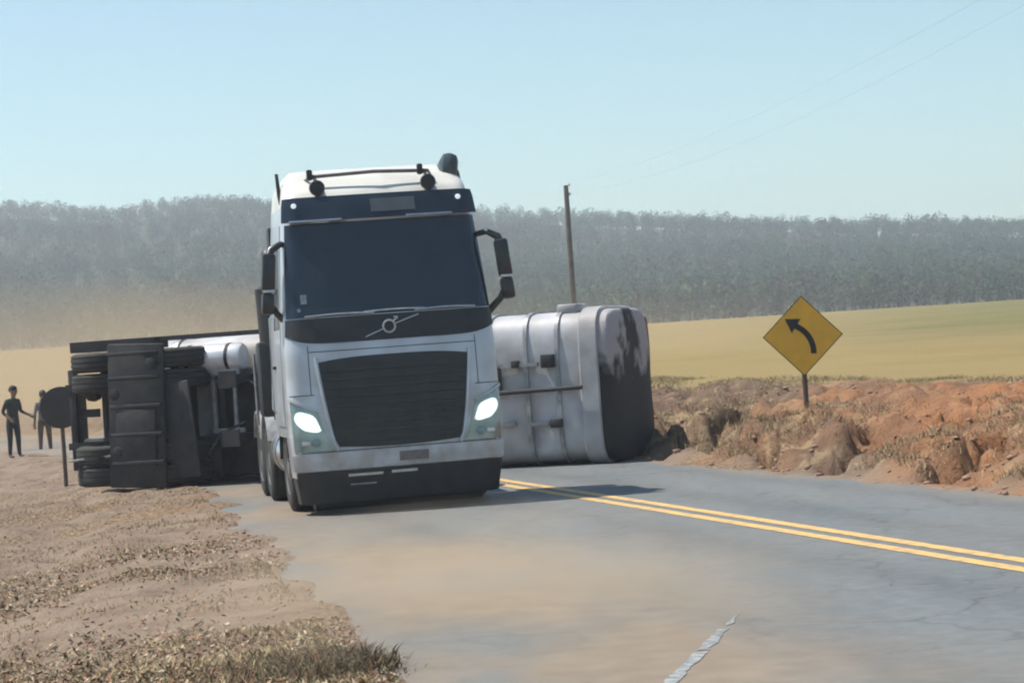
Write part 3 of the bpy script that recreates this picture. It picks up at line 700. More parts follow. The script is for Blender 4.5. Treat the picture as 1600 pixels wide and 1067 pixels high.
# doors and side glass
for sgn in (-1, 1):
    def sidepanel(name, v0, v1, z0, z1, off, material, parent=None, slant=0.0):
        m = MB(); g = []; nv, nz_ = 8, 12
        for k in (off, off - 0.02):
            for j in range(nz_ + 1):
                z = z0 + (z1 - z0) * j / nz_
                for i in range(nv + 1):
                    a0 = v0 + slant * (j / nz_); v = a0 + (v1 - a0) * i / nv; m.v.append((sgn * (cw(z) + k), v, z))
        N = (nv + 1) * (nz_ + 1)
        for j in range(nz_):
            for i in range(nv):
                a = j * (nv + 1) + i; m.f += [(a, a + 1, a + nv + 2, a + nv + 1), (a + N, a + N + nv + 1, a + N + nv + 2, a + N + 1)]
        ed = [i for i in range(nv)] + [j * (nv + 1) + nv for j in range(nz_)] + [nz_ * (nv + 1) + i for i in range(nv, 0, -1)] + [j * (nv + 1) for j in range(nz_, 0, -1)]
        for q in range(len(ed)):
            a, b = ed[q], ed[(q + 1) % len(ed)]; m.f.append((a, b, b + N, a + N))
        return m.build(name, material, parent or TRK)
    D = sidepanel('door', 0.62, 1.55, 1.05, 3.42, 0.012, PAINT, slant=0.16)
    sidepanel('side_window', 0.74, 1.48, 2.2, 3.15, 0.018, GLASSD, D, 0.14)
    m = MB(); m.box((sgn * (cw(1.75) + 0.03), 1.42, 1.75), (0.035, 0.16, 0.04), bev=0.01); m.build('door_handle', TRIM, D)
    m = MB(); m.tube([(sgn * (cw(1.3) + 0.02), 1.64, 1.2), (sgn * (cw(1.3) + 0.06), 1.64, 1.25), (sgn * (cw(2.4) + 0.06), 1.64, 2.35), (sgn * (cw(2.4) + 0.02), 1.64, 2.4)], 0.014, 6); m.build('grab_rail', CHROME, TRK)
    # steps and front arch
    m = MB()
    for z in (0.42, 0.66): m.box((sgn * 1.13, 0.80, z), (0.2, 0.28, 0.05), bev=0.015)
    m.box((sgn * 1.04, 0.80, 0.6), (0.04, 0.3, 0.62), bev=0.01); m.build('cab_step', TRIM, TRK)
    m = MB(); arc = [(1.47 + 0.60 * math.cos(a), 0.53 + 0.60 * math.sin(a)) for a in np.linspace(R(10), R(170), 17)] + [(1.47 + 0.55 * math.cos(a), 0.53 + 0.55 * math.sin(a)) for a in np.linspace(R(170), R(10), 17)]
    m.prism(arc, sgn * 0.86, sgn * 1.235, 'YZ'); m.build('front_mudguard', TRIM, TRK)
    # side fairing behind the cab, tank
    m = MB(); m.box((sgn * 1.14, 2.48, 2.35), (0.04, 0.34, 2.3), bev=0.015); m.build('side_fairing', TRIM if sgn < 0 else PAINT, TRK)
    m = MB(); m.lathe([(2.35, 0.12), (2.36, 0.29), (2.40, 0.32), (3.45, 0.32), (3.49, 0.29), (3.5, 0.12)], 'Y', (sgn * 0.92, 0, 0.68), 24); T_ = m.build('fuel_tank', CHROME, TRK)
    for v in (2.62, 3.22):
        m = MB(); m.lathe([(v - 0.03, 0.326), (v + 0.03, 0.326)], 'Y', (sgn * 0.92, 0, 0.68), 24); m.build('tank_strap', TRIM, T_)
# exhaust, air filter and pipes behind the cab on the visible side
m = MB(); m.tube([(-1.13, 2.80, 1.1), (-1.13, 2.80, 2.9), (-1.13, 2.85, 3.1), (-1.13, 3.0, 3.2)], 0.085, 14); m.build('exhaust_stack', TRIM, TRK)
m = MB(); m.lathe([(2.0, 0.05), (2.02, 0.20), (2.75, 0.22), (2.8, 0.12), (3.05, 0.11), (3.1, 0.02)], 'Z', (-1.14, 2.58, 0), 18); m.build('air_filter', TRIM, TRK)
m = MB(); m.tube([(-1.42, 2.72, 1.05), (-1.42, 2.72, 1.95)], 0.018, 8); m.tube([(-1.17, 3.0, 1.05), (-1.17, 3.0, 1.85)], 0.02, 8); m.build('grab_pole', GREYPAINT, TRK)
m = MB(); m.box((-1.20, 2.66, 1.62), (0.36, 0.46, 0.95), bev=0.05); m.build('tool_box', TRIM, TRK)
for s in (-1, 1):
    m = MB(); m.box((s * 0.40, 3.5, 0.90), (0.09, 5.4, 0.27)); m.build('chassis_rail', CHASSIS, TRK)
for v in (1.47, 4.05, 5.40):
    m = MB(); m.tube([(-0.95, v, 0.53), (0.95, v, 0.53)], 0.075, 10)
    if v > 2: m.box((0, v, 0.56), (0.42, 0.4, 0.4), bev=0.1)
    m.build('axle', CHASSIS, TRK)
m = MB(); m.lathe([(1.06, 0.50), (1.11, 0.52), (1.12, 0.48)], 'Z', (0, 4.7, 0), 24); m.box((0, 4.7, 1.04), (0.9, 0.7, 0.06)); m.build('fifth_wheel', CHASSIS, TRK)

TYRE_P = [(-0.14, 0.31), (-0.15, 0.36), (-0.155, 0.44), (-0.13, 0.505), (-0.11, 0.52), (-0.09, 0.522), (-0.085, 0.508), (-0.075, 0.508), (-0.07, 0.524), (-0.01, 0.525), (-0.005, 0.51), (0.005, 0.51), (0.01, 0.525), (0.07, 0.524), (0.075, 0.508), (0.085, 0.508), (0.09, 0.522), (0.11, 0.52), (0.13, 0.505), (0.155, 0.44), (0.15, 0.36), (0.14, 0.31)]
def make_wheel(parent, c, axis_, outward, dual=False):
    """wheel empty-less: tyre mesh is the part, rim its sub-part"""
    offs = (0.0,) if not dual else (0.0, -0.33 * outward)
    m = MB()
    for o_ in offs:
        ctr = list(c); ctr['XYZ'.index(axis_)] += o_
        m.lathe(TYRE_P, axis_, ctr, 36)
    wh = m.build('wheel', RUBBER, parent)
    m = MB(); s = outward
    m.lathe([(-0.10 * s, 0.325), (0.13 * s, 0.325), (0.145 * s, 0.312), (0.12 * s, 0.29), (0.04 * s, 0.26), (0.03 * s, 0.16), (0.09 * s, 0.14), (0.14 * s, 0.12), (0.15 * s, 0.03)], axis_, c, 28)
    m.build('rim', RIM, wh)
    return wh
for s in (-1, 1):
    make_wheel(TRK, (s * 1.05, 1.47, 0.53), 'X', s)
    for v in (4.05, 5.40):
        make_wheel(TRK, (s * 1.08, v, 0.53), 'X', s, True)
        m = MB(); arc = [(v + 0.63 * math.cos(a), 0.55 + 0.63 * math.sin(a)) for a in np.linspace(R(25), R(155), 15)] + [(v + 0.60 * math.cos(a), 0.55 + 0.60 * math.sin(a)) for a in np.linspace(R(155), R(25), 15)]
        m.prism(arc, s * 0.62, s * 1.26, 'YZ'); m.build('rear_mudguard', GREYPAINT, TRK)

# ------------------------------------------------------------------ overturned tanker trailer
TRL = thing('tanker_trailer', 'overturned silver tanker trailer lying on its side across the road', 'trailer', (-2.85, 36.30, 0.0), R(-19.5))
# local: x along the tank (left end rear), y away from the viewer (underside faces -y), z up
AY, AZ, CZ, CY_ = 1.12, 1.17, 1.17, 0.75
def ell(x, k=1.0, n=64, dy=0.0, sq=5.6):
    out = []
    for i in range(n):
        a = 2 * math.pi * i / n; ca, sa = math.cos(a), math.sin(a)
        p = 2.0 / sq
        out.append((x, CY_ + dy + k * AY * math.copysign(abs(ca) ** p, ca), CZ + k * AZ * math.copysign(abs(sa) ** p, sa)))
    return out
def loft(sections, closed=True):
    m = MB(); n = len(sections[0])
    for s in sections: m.v += s
    for j in range(len(sections) - 1):
        for i in range(n):
            a, b = j * n + i, j * n + (i + 1) % n; m.f.append((a, b, b + n, a + n))
    if closed: m.f.append(tuple(range(n))[::-1]); m.f.append(tuple(range((len(sections) - 1) * n, len(sections) * n)))
    return m
X0, X1 = -3.5, 4.62
loft([ell(X0 - 0.22, 0.35), ell(X0 - 0.17, 0.7), ell(X0 - 0.08, 0.93)] + [ell(x, 0.985) for x in np.linspace(X0, X1 - 0.42, 60)]).build('tank_shell', STEEL, TRL)
for v in TRL.children[0].data.vertices:
    if v.co.x > X0 + 0.3 and v.co.x < X1 - 0.6:
        q = float(fbm(np.array([v.co.x * 1.3 + v.co.y]), np.array([v.co.z * 1.6 - v.co.y * 0.7]), 5, 3)[0]) - 0.55
        d_ = Vector((0, v.co.y - CY_, v.co.z - CZ)); v.co -= d_.normalized() * max(0.0, q) * 0.35
loft([ell(X1 - 0.42, 1.012), ell(X1 - 0.40, 1.03), ell(X1 - 0.14, 1.03), ell(X1 - 0.12, 1.012)]).build('end_collar', STEEL, TRL)
HD = loft([ell(X1 - 0.121, 0.99), ell(X1, 0.988), ell(X1 + 0.035, 0.965), ell(X1 + 0.07, 0.88), ell(X1 + 0.10, 0.64), ell(X1 + 0.115, 0.3)])
hd = HD.build('tank_head', HEADM, TRL, label='pale dished tank end with a large black patch')
for v in hd.data.vertices: v.co = v.co - Vector((X1, CY_, CZ))
hd.location = (X1, CY_, CZ)
REDM = mat('faded_red_rim', (0.20, 0.035, 0.03), 0.6, var=0.4, scale=6)
m = MB(); ring = [Vector(p) for p in ell(X1 + 0.03, 0.985, 64)]
m.tube([ring[i] for i in list(range(55, 64)) + list(range(0, 9))], 0.02, 6); m.build('rim_strip', REDM, TRL)
for x in (-2.6, -1.0, 0.6, 2.15, 2.75, 3.35, 3.85):
    loft([ell(x - 0.035, 1.0), ell(x - 0.03, 1.008), ell(x + 0.03, 1.008), ell(x + 0.035, 1.0)]).build('tank_band', GREYPAINT, TRL)
YB = CY_ - AY                       # belly plane
# chassis rails, cross members
for z in (CZ - 0.47, CZ + 0.47):
    m = MB(); m.box((-2.1, YB - 0.24, z), (4.5, 0.34, 0.11)); m.build('chassis_rail', CHASSIS, TRL)
for x in (-4.2, -3.5, -2.9, -2.2, -1.6, -0.9, -0.2):
    m = MB(); m.box((x, YB - 0.22, CZ), (0.09, 0.22, 0.83)); m.build('cross_member', CHASSIS, TRL)
m = MB(); m.box((-2.70, YB - 1.10, CZ - 0.02), (0.95, 0.07, 2.24), Matrix.Rotation(R(2.5), 3, 'Y') @ Matrix.Rotation(R(4), 3, 'Z'), bev=0.03); m.box((-2.0, YB - 1.02, CZ - 0.28), (0.54, 0.055, 1.5), Matrix.Rotation(R(-5), 3, 'Y') @ Matrix.Rotation(R(-9), 3, 'Z'), bev=0.03); m.box((-0.85, YB - 0.10, CZ - 0.32), (1.9, 0.05, 1.48), bev=0.02)
m.box((-2.72, YB - 1.14, CZ - 0.35), (0.7, 0.05, 0.9), Matrix.Rotation(R(3), 3, 'Y'), bev=0.03); m.build('undertray', CHASSIS, TRL)
for z in (0.42, 0.86, 1.30, 1.74, 2.12):
    m = MB(); m.box((-2.70, YB - 1.15, z), (0.90, 0.05, 0.06), bev=0.012); m.build('tray_rib', CHASSIS, TRL)
for (x, z) in ((-3.05, 0.6), (-3.05, 1.5), (-2.38, 1.95)):
    m = MB(); m.lathe([(YB - 1.19, 0.05), (YB - 1.18, 0.09), (YB - 1.12, 0.09)], 'Y', (x, 0, z), 12); m.build('tray_boss', CHASSIS, TRL)
for (x, z, dy) in ((-3.35, 0.86, 0.62), (-3.35, 1.50, 0.62), (-3.78, 1.52, 0.50)):
    m = MB(); m.lathe([(-0.11, 0.03), (-0.10, 0.10), (-0.02, 0.115), (0.02, 0.115), (0.09, 0.09), (0.12, 0.02)], 'X', (x, YB - dy, z), 16); m.build('brake_chamber', CHASSIS, TRL)
for z in (CZ - 0.40, CZ + 0.40):
    m = MB(); m.tube([(-4.05, YB - 0.36, z), (-3.8, YB - 0.50, z), (-3.55, YB - 0.56, z), (-3.3, YB - 0.50, z), (-3.05, YB - 0.36, z)], 0.05, 8); m.build('leaf_spring', CHASSIS, TRL)
for pts in (((-3.4, YB - 0.75, 0.9), (-3.2, YB - 0.9, 1.1), (-3.15, YB - 0.8, 1.4), (-2.9, YB - 0.6, 1.5)), ((-1.72, YB - 0.6, 0.25), (-1.6, YB - 0.9, 0.5), (-1.45, YB - 0.75, 0.8), (-1.1, YB - 0.55, 0.95)), ((-1.75, YB - 0.5, 1.75), (-1.45, YB - 0.62, 1.5), (-1.1, YB - 0.5, 1.62), (-0.8, YB - 0.45, 1.4))):
    m = MB(); m.tube(pts, 0.022, 8); m.build('air_hose', RUBBER, TRL)
# side rail on the skyward edge and the top-side guard
m = MB(); m.box((-2.1, YB - 0.18, 2 * CZ - 0.005), (3.9, 0.30, 0.07)); m.box((-3.40, YB - 0.28, 2 * CZ - 0.06), (1.5, 0.5, 0.17)); m.build('side_rail', CHASSIS, TRL)
# axles + dual wheels, top and bottom (the axle stands upright now)
for x in (-3.55, -2.30):
    m = MB(); m.tube([(x, YB - 0.52, 0.3), (x, YB - 0.52, 2.05)], 0.075, 12); m.box((x, YB - 0.45, CZ - 0.47), (0.95, 0.1, 0.09)); m.box((x, YB - 0.45, CZ + 0.47), (0.95, 0.1, 0.09)); m.build('axle', CHASSIS, TRL)
    make_wheel(TRL, (x, YB - 0.52, 2.02), 'Z', 1, True)
    make_wheel(TRL, (x, YB - 0.52, 0.22 + 0.0), 'Z', -1, True)
# rear underrun bumper
m = MB(); m.box((-4.25, YB - 0.32, CZ - 0.05), (0.13, 0.12, 1.62), bev=0.02); m.build('underrun_bar', CHASSIS, TRL)
for z in (CZ - 0.47, CZ + 0.05, CZ + 0.47):
    m = MB(); m.box((-4.05, YB - 0.26, z), (0.40, 0.10, 0.13)); m.build('underrun_bracket', CHASSIS, TRL)
m = MB(); m.box((-3.6, YB - 0.80, 0.52), (0.86, 0.42, 0.035), Matrix.Rotation(R(-4), 3, 'Y'), bev=0.012); m.build('lower_mudguard', GREYPAINT, TRL)
# spare carrier frame
m = MB()
for x in (-1.70, -1.34): m.box((x, YB - 0.40, CZ + 0.12), (0.05, 0.05, 0.92))
m.box((-1.63, YB - 0.40, CZ + 0.575), (0.78, 0.052, 0.09)); m.box((-1.48, YB - 0.40, CZ - 0.345), (0.55, 0.052, 0.07)); m.build('spare_wheel_carrier', GREYPAINT, TRL)
for (x, z) in ((-1.15, CZ + 0.45), (-1.15, CZ - 0.45)):
    m = MB(); m.box((x, YB - 0.6, z), (0.13, 0.8, 0.13)); m.box((x, YB - 1.02, z), (0.3, 0.04, 0.26)); m.build('landing_leg', CHASSIS, TRL)
# strap marks on the lit shell: X brace
m = MB(); m.tube([(-1.62, YB - 0.10, CZ + 1.0), (-1.40, YB - 0.10, CZ + 0.60)], 0.022, 6); m.tube([(-1.40, YB - 0.10, CZ + 1.0), (-1.62, YB - 0.10, CZ + 0.60)], 0.022, 6); m.build('cross_brace', CHASSIS, TRL)
m = MB(); m.lathe([(-2.35, 0.05), (-2.33, 0.19), (-2.28, 0.22), (-1.25, 0.22), (-1.2, 0.19), (-1.18, 0.05)], 'X', (0, YB - 0.30, CZ + 0.80), 20)
at = m.build('air_tank', mat('white_tank_paint', (0.72, 0.72, 0.76), 0.35, 0.2, var=0.25, scale=5), TRL)
for x in (-2.12, -1.42):
    m = MB(); m.lathe([(x - 0.03, 0.226), (x + 0.03, 0.226)], 'X', (0, YB - 0.30, CZ + 0.80), 20); m.build('tank_strap', CHASSIS, at)
# belly pipe, brackets, boxes on the bare part of the tank
m = MB(); m.tube([(-0.2, YB - 0.10, CZ - 0.06), (3.0, YB - 0.10, CZ - 0.02), (4.25, YB - 0.10, CZ - 0.0)], 0.035, 10); m.build('belly_pipe', CHASSIS, TRL)
for (x, z, dx, dz) in ((2.62, CZ + 0.40, 0.10, 0.12), (3.2, CZ + 0.40, 0.11, 0.11), (3.72, CZ + 0.42, 0.20, 0.20), (3.8, CZ - 0.52, 0.18, 0.13)):
    m = MB(); m.box((x, YB - 0.05, z), (dx, 0.12, dz), bev=0.015); m.build('bracket', CHASSIS, TRL)
for (x, z, dx) in ((2.95, CZ - 0.50, 0.42), (3.55, CZ - 0.52, 0.28)):
    m = MB(); m.box((x, YB - 0.04, z), (dx, 0.08, 0.07), bev=0.015); m.build('belly_plate', GREYPAINT, TRL)
m = MB(); m.box((2.92, YB - 0.03, CZ + 0.16), (0.05, 0.07, 0.42)); m.build('stiffener', CHASSIS, TRL)
m = MB(); m.box((3.0, YB - 0.03, CZ + 0.38), (1.1, 0.06, 0.06)); m.build('stiffener', GREYPAINT, TRL)
m = MB(); m.box((3.95, CY_ - 0.55, 2 * CZ + 0.02), (0.32, 0.5, 0.14), bev=0.03); m.build('valve_cover', STEEL, TRL)

# ------------------------------------------------------------------ signs, pole, wires
SG = thing('curve_warning_sign', 'yellow diamond road sign with a black arrow bending left', 'road sign', (4.16, 33.0, gz(4.16, 33.0)), 0.0)
pz = gz(4.16, 33.0); hz = 1.72 - pz            # centre of the plate above its foot
m = MB(); m.tube([(0.0, 0.03, -0.4), (-0.008, 0.03, hz * 0.5), (0.0, 0.03, hz + 0.3)], 0.037, 8); m.build('post', POSTM, SG)
S = 0.575
def dia(r, y0, y1, rot=R(-1.0)):
    return MB().prism([(r * math.cos(a + rot), hz + r * math.sin(a + rot)) for a in (0, math.pi / 2, math.pi, 1.5 * math.pi)], y0, y1, 'XZ')
dia(S, -0.012, -0.003).build('border', SIGNB, SG, smooth=False)
dia(S - 0.018, -0.017, -0.0125).build('face', SIGNY, SG, smooth=False)
aw = MB(); c0 = []; c1 = []
for i in range(13):                                     # curved shaft: from bottom right up, bending left
    t = i / 12; an = R(0 - 5 + 62 * t); rad = 0.36
    cx, cz = -0.235 + rad * math.cos(an), -0.20 + rad * math.sin(an)
    cx *= 1.13; cz *= 1.13; hw = 0.041
    c0.append((cx + hw * math.cos(an), hz + cz + hw * math.sin(an))); c1.append((cx - hw * math.cos(an), hz + cz - hw * math.sin(an)))
for i in range(12): aw.prism([c0[i], c0[i + 1], c1[i + 1], c1[i]], -0.022, -0.0175, 'XZ')
tip = Vector((-0.243, hz + 0.254)); bs = Vector(((c0[-1][0] + c1[-1][0]) / 2, (c0[-1][1] + c1[-1][1]) / 2)); d_ = (tip - bs).normalized(); pr = Vector((-d_.y, d_.x))
b0 = tip - d_ * 0.19
aw.prism([tuple(tip), tuple(b0 + pr * 0.12), tuple(b0 - pr * 0.12)], -0.023, -0.0174, 'XZ')
aw.prism([tuple(bs + pr * 0.041), tuple(b0 + pr * 0.041 + d_ * 0.02), tuple(b0 - pr * 0.041 + d_ * 0.02), tuple(bs - pr * 0.041)], -0.0225, -0.0176, 'XZ')
aw.build('arrow', SIGNB, SG, smooth=False)

rzs = gz(-7.98, 40.5)
RS = thing('round_road_sign', 'dark round road sign seen from behind on a thin post', 'road sign', (-7.98, 40.5, rzs), R(6))
hz2 = 1.31 - rzs
m = MB(); m.tube([(0, 0, -0.4), (0.0, 0, 0.6), (-0.01, 0, hz2 + 0.25)], 0.037, 8); m.build('post', POSTM, RS)
m = MB(); m.lathe([(0.040, 0.35), (0.041, 0.365), (0.048, 0.368), (0.055, 0.365), (0.056, 0.35)], 'Y', (0, -0.105, hz2), 40); m.build('disc', SIGNBACK, RS)
for dz in (0.14, -0.14):
    m = MB(); m.box((0, -0.045, hz2 + dz), (0.5, 0.02, 0.03)); m.build('bracket', SIGNBACK, RS)

def pole(loc, h, label):
    z = gz(*loc)
    P_ = thing('utility_pole', label, 'pole', (loc[0], loc[1], z))
    m = MB(); m.tube([(0, 0, -1.0), (0, 0, h * 0.5), (0, 0, h)], [0.17, 0.145, 0.115], 12); m.build('shaft', POLEM, P_)
    m = MB(); m.box((0, 0, h - 0.35), (0.09, 0.12, 0.5)); m.build('crossarm_clamp', POLEM, P_)
    for k, zz in enumerate((h - 0.05, h - 0.5)):
        m = MB(); m.lathe([(zz, 0.02), (zz + 0.03, 0.06), (zz + 0.07, 0.04), (zz + 0.10, 0.06), (zz + 0.14, 0.03)], 'Z', (0.16, 0, 0), 10); m.tube([(0, 0, zz), (0.16, 0, zz + 0.03)], 0.02, 6); m.build('insulator', GREYPAINT, P_)
    return P_, z + h
p1, top1 = pole((3.1, 112.0), 9.65 - gz(3.1, 112.0) + 0.15, 'tall thin utility pole standing behind the overturned trailer')
p2, top2 = pole((13.4, 34.0), 9.6 - gz(13.4, 34.0), 'utility pole beside the field carrying the other end of the cables')
for k, (dz, sag) in enumerate(((0.0, 0.9), (-0.5, 1.1))):
    m = MB(); pts = []
    for i in range(41):
        t = i / 40; pts.append((3.26 + (13.56 - 3.26) * t, 112 + (34 - 112) * t, (top1 + dz) * (1 - t) + (top2 + dz) * t + 0.1 - 4 * sag * t * (1 - t)))
    m.tube(pts, 0.002, 5)
    tag(m.build('power_cable', WIRE), ('upper' if k == 0 else 'lower') + ' thin power cable crossing the sky at the top corner', 'cable', 'cables between the utility poles')

# ------------------------------------------------------------------ people
def person(name, label, loc, rz, shirt, pants, pose):
    """one skinned body; pose gives joint positions (x side, y depth, z up)"""
    J, E, Rr = [], [], []
    def add(p, r, parent=None):
        J.append(p); Rr.append(r)
        if parent is not None: E.append((parent, len(J) - 1))
        return len(J) - 1
    lean = pose.get('lean', 0.0); hx = pose.get('head', 0.0)
    pel = add((0, 0, 0.93), (0.145, 0.11)); wa = add((0.0, -lean * 0.2, 1.08), (0.135, 0.10), pel)
    ch = add((0, -lean * 0.6, 1.30), (0.165, 0.115), wa); nk = add((0.01 + hx * 0.3, -lean * 0.9, 1.44), (0.07, 0.065), ch)
    nk2 = add((hx * 0.6, -lean * 1.05, 1.51), (0.055, 0.055), nk)
    h1 = add((hx, -lean * 1.2 - 0.01, 1.57), (0.075, 0.09), nk2); h2 = add((hx, -lean * 1.2, 1.65), (0.08, 0.10), h1); add((hx, -lean * 1.2 + 0.01, 1.715), (0.06, 0.075), h2)
    n_body = len(J)
    for s in (-1, 1):
        hipx = s * 0.10; k = pose['leg'][0 if s < 0 else 1]
        a = add((hipx, 0, 0.86), (0.095, 0.10), pel); b = add((hipx + k[0] * 0.5, k[1] * 0.5 - 0.02, 0.48), (0.068, 0.072), a)
        c = add((hipx + k[0], k[1], 0.10), (0.045, 0.05), b); d = add((hipx + k[0] + s * 0.01, k[1] - 0.06, 0.045), (0.045, 0.035), c); add((hipx + k[0] + s * 0.02, k[1] - 0.17, 0.03), (0.042, 0.028), d)
    for s in (-1, 1):
        el, ha = pose['arm'][0 if s < 0 else 1]
        a = add((s * 0.175, -lean * 0.7, 1.375), (0.062, 0.065), ch); b = add(el, (0.045, 0.045), a); c = add(ha, (0.030, 0.032), b)
        d = Vector(ha) - Vector(el); d.normalize(); side = d.cross(Vector((0, 1, 0.1))).normalized()
        pl = add(tuple(Vector(ha) + d * 0.055), (0.036, 0.018), c)
        for q, (sp_, ln) in enumerate(((-0.028, 0.075), (-0.009, 0.085), (0.010, 0.08), (0.028, 0.062))):
            f1 = add(tuple(Vector(ha) + d * 0.10 + side * sp_), (0.0095, 0.0095), pl); add(tuple(Vector(ha) + d * (0.10 + ln) + side * sp_ + Vector((0, -0.02, 0))), (0.008, 0.008), f1)
        t1 = add(tuple(Vector(ha) + d * 0.05 + side * 0.05 + Vector((0, -0.015, 0))), (0.010, 0.010), c); add(tuple(Vector(ha) + d * 0.09 + side * 0.065 + Vector((0, -0.03, 0))), (0.009, 0.009), t1)
    me = bpy.data.meshes.new('skeleton'); me.from_pydata(J, E, []); me.update()
    o = bpy.data.objects.new('skeleton', me); COL.objects.link(o)
    o.modifiers.new('skin', 'SKIN'); sub = o.modifiers.new('sub', 'SUBSURF'); sub.levels = 2
    sl = me.skin_vertices[0].data
    for i, r in enumerate(Rr): sl[i].radius = r
    sl[0].use_root = True
    bpy.context.view_layer.update()
    ev = o.evaluated_get(bpy.context.evaluated_depsgraph_get())
    body = bpy.data.meshes.new_from_object(ev); body.name = 'body'
    bpy.data.objects.remove(o)
    root = thing(name, label, 'person', loc, rz)
    for mm in (SKIN, shirt, pants, SHOE): body.materials.append(mm)
    for p in body.polygons:
        c = p.center; p.use_smooth = True
        arm = min((Vector(c) - Vector(pose['arm'][0][1])).length, (Vector(c) - Vector(pose['arm'][1][1])).length)
        if arm < 0.13 and math.hypot(c.x, c.y + 0.02) > 0.17: p.material_index = 0
        elif c.z > 1.455: p.material_index = 0
        elif c.z > 0.93 or (abs(c.x) > 0.21 and c.z > 0.7): p.material_index = 1
        elif c.z > 0.085: p.material_index = 2
        else: p.material_index = 3
    b = bpy.data.objects.new('body', body); COL.objects.link(b); b.parent = root
    m = MB(); hc = Vector((hx, -lean * 1.2 + 0.02, 1.645)); n = 14
    for j in range(8):                                   # hair cap over the back and top of the skull
        ph = math.pi / 2 * (1 - j / 7 * 1.25)
        for k in range(n):
            a = 2 * math.pi * k / n
            m.v.append((hc.x + 0.098 * math.cos(ph) * math.cos(a), hc.y + 0.116 * math.cos(ph) * math.sin(a) + 0.012, hc.z + (0.03 if math.sin(a) < 0 and j > 3 else 0) + 0.118 * math.sin(ph)))
    for j in range(7):
        for k in range(n): m.f.append((j * n + k, j * n + (k + 1) % n, (j + 1) * n + (k + 1) % n, (j + 1) * n + k))
    m.build('hair', HAIR, root)
    m = MB(); fy = -lean * 1.2
    m.add([(hx - 0.014, fy - 0.095, 1.585), (hx + 0.014, fy - 0.095, 1.585), (hx, fy - 0.125, 1.59), (hx, fy - 0.10, 1.635)], [(0, 1, 2), (0, 2, 3), (1, 3, 2), (0, 3, 1)]); m.build('nose', SKIN, root)
    for s in (-1, 1):
        m = MB(); m.lathe([(-0.105, 0.004), (-0.103, 0.011), (-0.09, 0.012)], 'Y', (hx + s * 0.034, fy + 0.004, 1.635), 8); m.build('eye', HAIR, root)
        m = MB(); m.box((hx + s * 0.088, fy + 0.01, 1.615), (0.018, 0.035, 0.055), bev=0.008); m.build('ear', SKIN, root)
    m = MB(); m.box((hx, fy - 0.093, 1.555), (0.045, 0.012, 0.008), bev=0.003); m.build('mouth', HAIR, root)
    return root
pA = dict(lean=0.06, head=0.03, leg=((-0.01, 0.03), (0.0, -0.06)), arm=(((-0.26, 0.03, 1.12), (-0.20, -0.13, 0.97)), ((0.24, -0.03, 1.13), (0.27, -0.26, 1.03))))
pB = dict(lean=0.02, head=0.0, leg=((-0.04, -0.04), (0.05, 0.05)), arm=(((-0.25, 0.05, 1.10), (-0.25, -0.06, 0.86)), ((0.25, 0.05, 1.10), (0.25, -0.05, 0.86))))
person('person', 'person in dark clothes standing with a bent arm left of the round sign', (-12.15, 55.6, gz(-12.15, 55.6) - 0.01), R(50), SHIRT_A, PANTS_A, pA)
person('person', 'person in brown trousers mostly hidden behind the round sign', (-12.8, 62.5, gz(-12.8, 62.5) - 0.01), R(200), SHIRT_B, PANTS_B, pB)

# ------------------------------------------------------------------ vegetation and loose dirt close by
def grass_material(name):
    m = bpy.data.materials.new(name); m.use_nodes = True
    n = m.node_tree; p = n.nodes['Principled BSDF']; p.inputs['Roughness'].default_value = 0.8; p.inputs['Specular IOR Level'].default_value = 0.2
    a = n.nodes.new('ShaderNodeAttribute'); a.attribute_name = 'tint'; n.links.new(a.outputs['Color'], p.inputs['Base Color'])
    return m
GM = grass_material('dry_grass_blades')
def blades(P, h, wd, lean, cols):
    """P: N x 2 positions; each blade is a bent strip of three faces"""
    N = len(P); z = ground_h(P[:, 0], P[:, 1])
    an = rng.uniform(0, 2 * np.pi, N); side = np.stack([np.cos(an), np.sin(an), an * 0], 1) * wd[:, None]
    la = rng.uniform(0, 2 * np.pi, N); ln = np.stack([np.cos(la), np.sin(la), la * 0], 1) * (lean * h)[:, None]
    b = np.stack([P[:, 0], P[:, 1], z - 0.01], 1); up = np.array([0, 0, 1.0])[None] * h[:, None]
    mid = b + up * 0.6 + ln * 0.35; tip = b + up * (1 - 0.25 * lean[:, None]) + ln
    V = np.stack([b - side, b + side, mid - side * .7, mid + side * .7, tip], 1).reshape(-1, 3)
    fo = np.array([[0, 1, 3], [0, 3, 2], [2, 3, 4]])
    Fc = (fo[None] + (np.arange(N) * 5)[:, None, None]).reshape(-1, 3)
    return V, Fc, np.repeat(cols, 5, 0)
def tint_pick(N, pal):
    pal = np.array(pal); i = rng.integers(0, len(pal), N); return pal[i] * rng.uniform(0.75, 1.2, (N, 1))
DRY = [[0.38, 0.29, 0.16], [0.30, 0.21, 0.12], [0.22, 0.15, 0.095], [0.42, 0.34, 0.20], [0.17, 0.13, 0.08], [0.24, 0.22, 0.09]]
def field_of_grass(name, label, n, sampler, hmin, hmax, wmin, wmax, pal):
    P = sampler(n); N = len(P)
    V, Fc, cc = blades(P, rng.uniform(hmin, hmax, N), rng.uniform(wmin, wmax, N), rng.uniform(0.3, 1.4, N), tint_pick(N, pal))
    o = mesh_np(name, V, Fc, GM); cattr(o, 'tint', np.concatenate([cc, np.ones((len(V), 1))], 1)); o['kind'] = 'stuff'; o['label'] = label
    return o
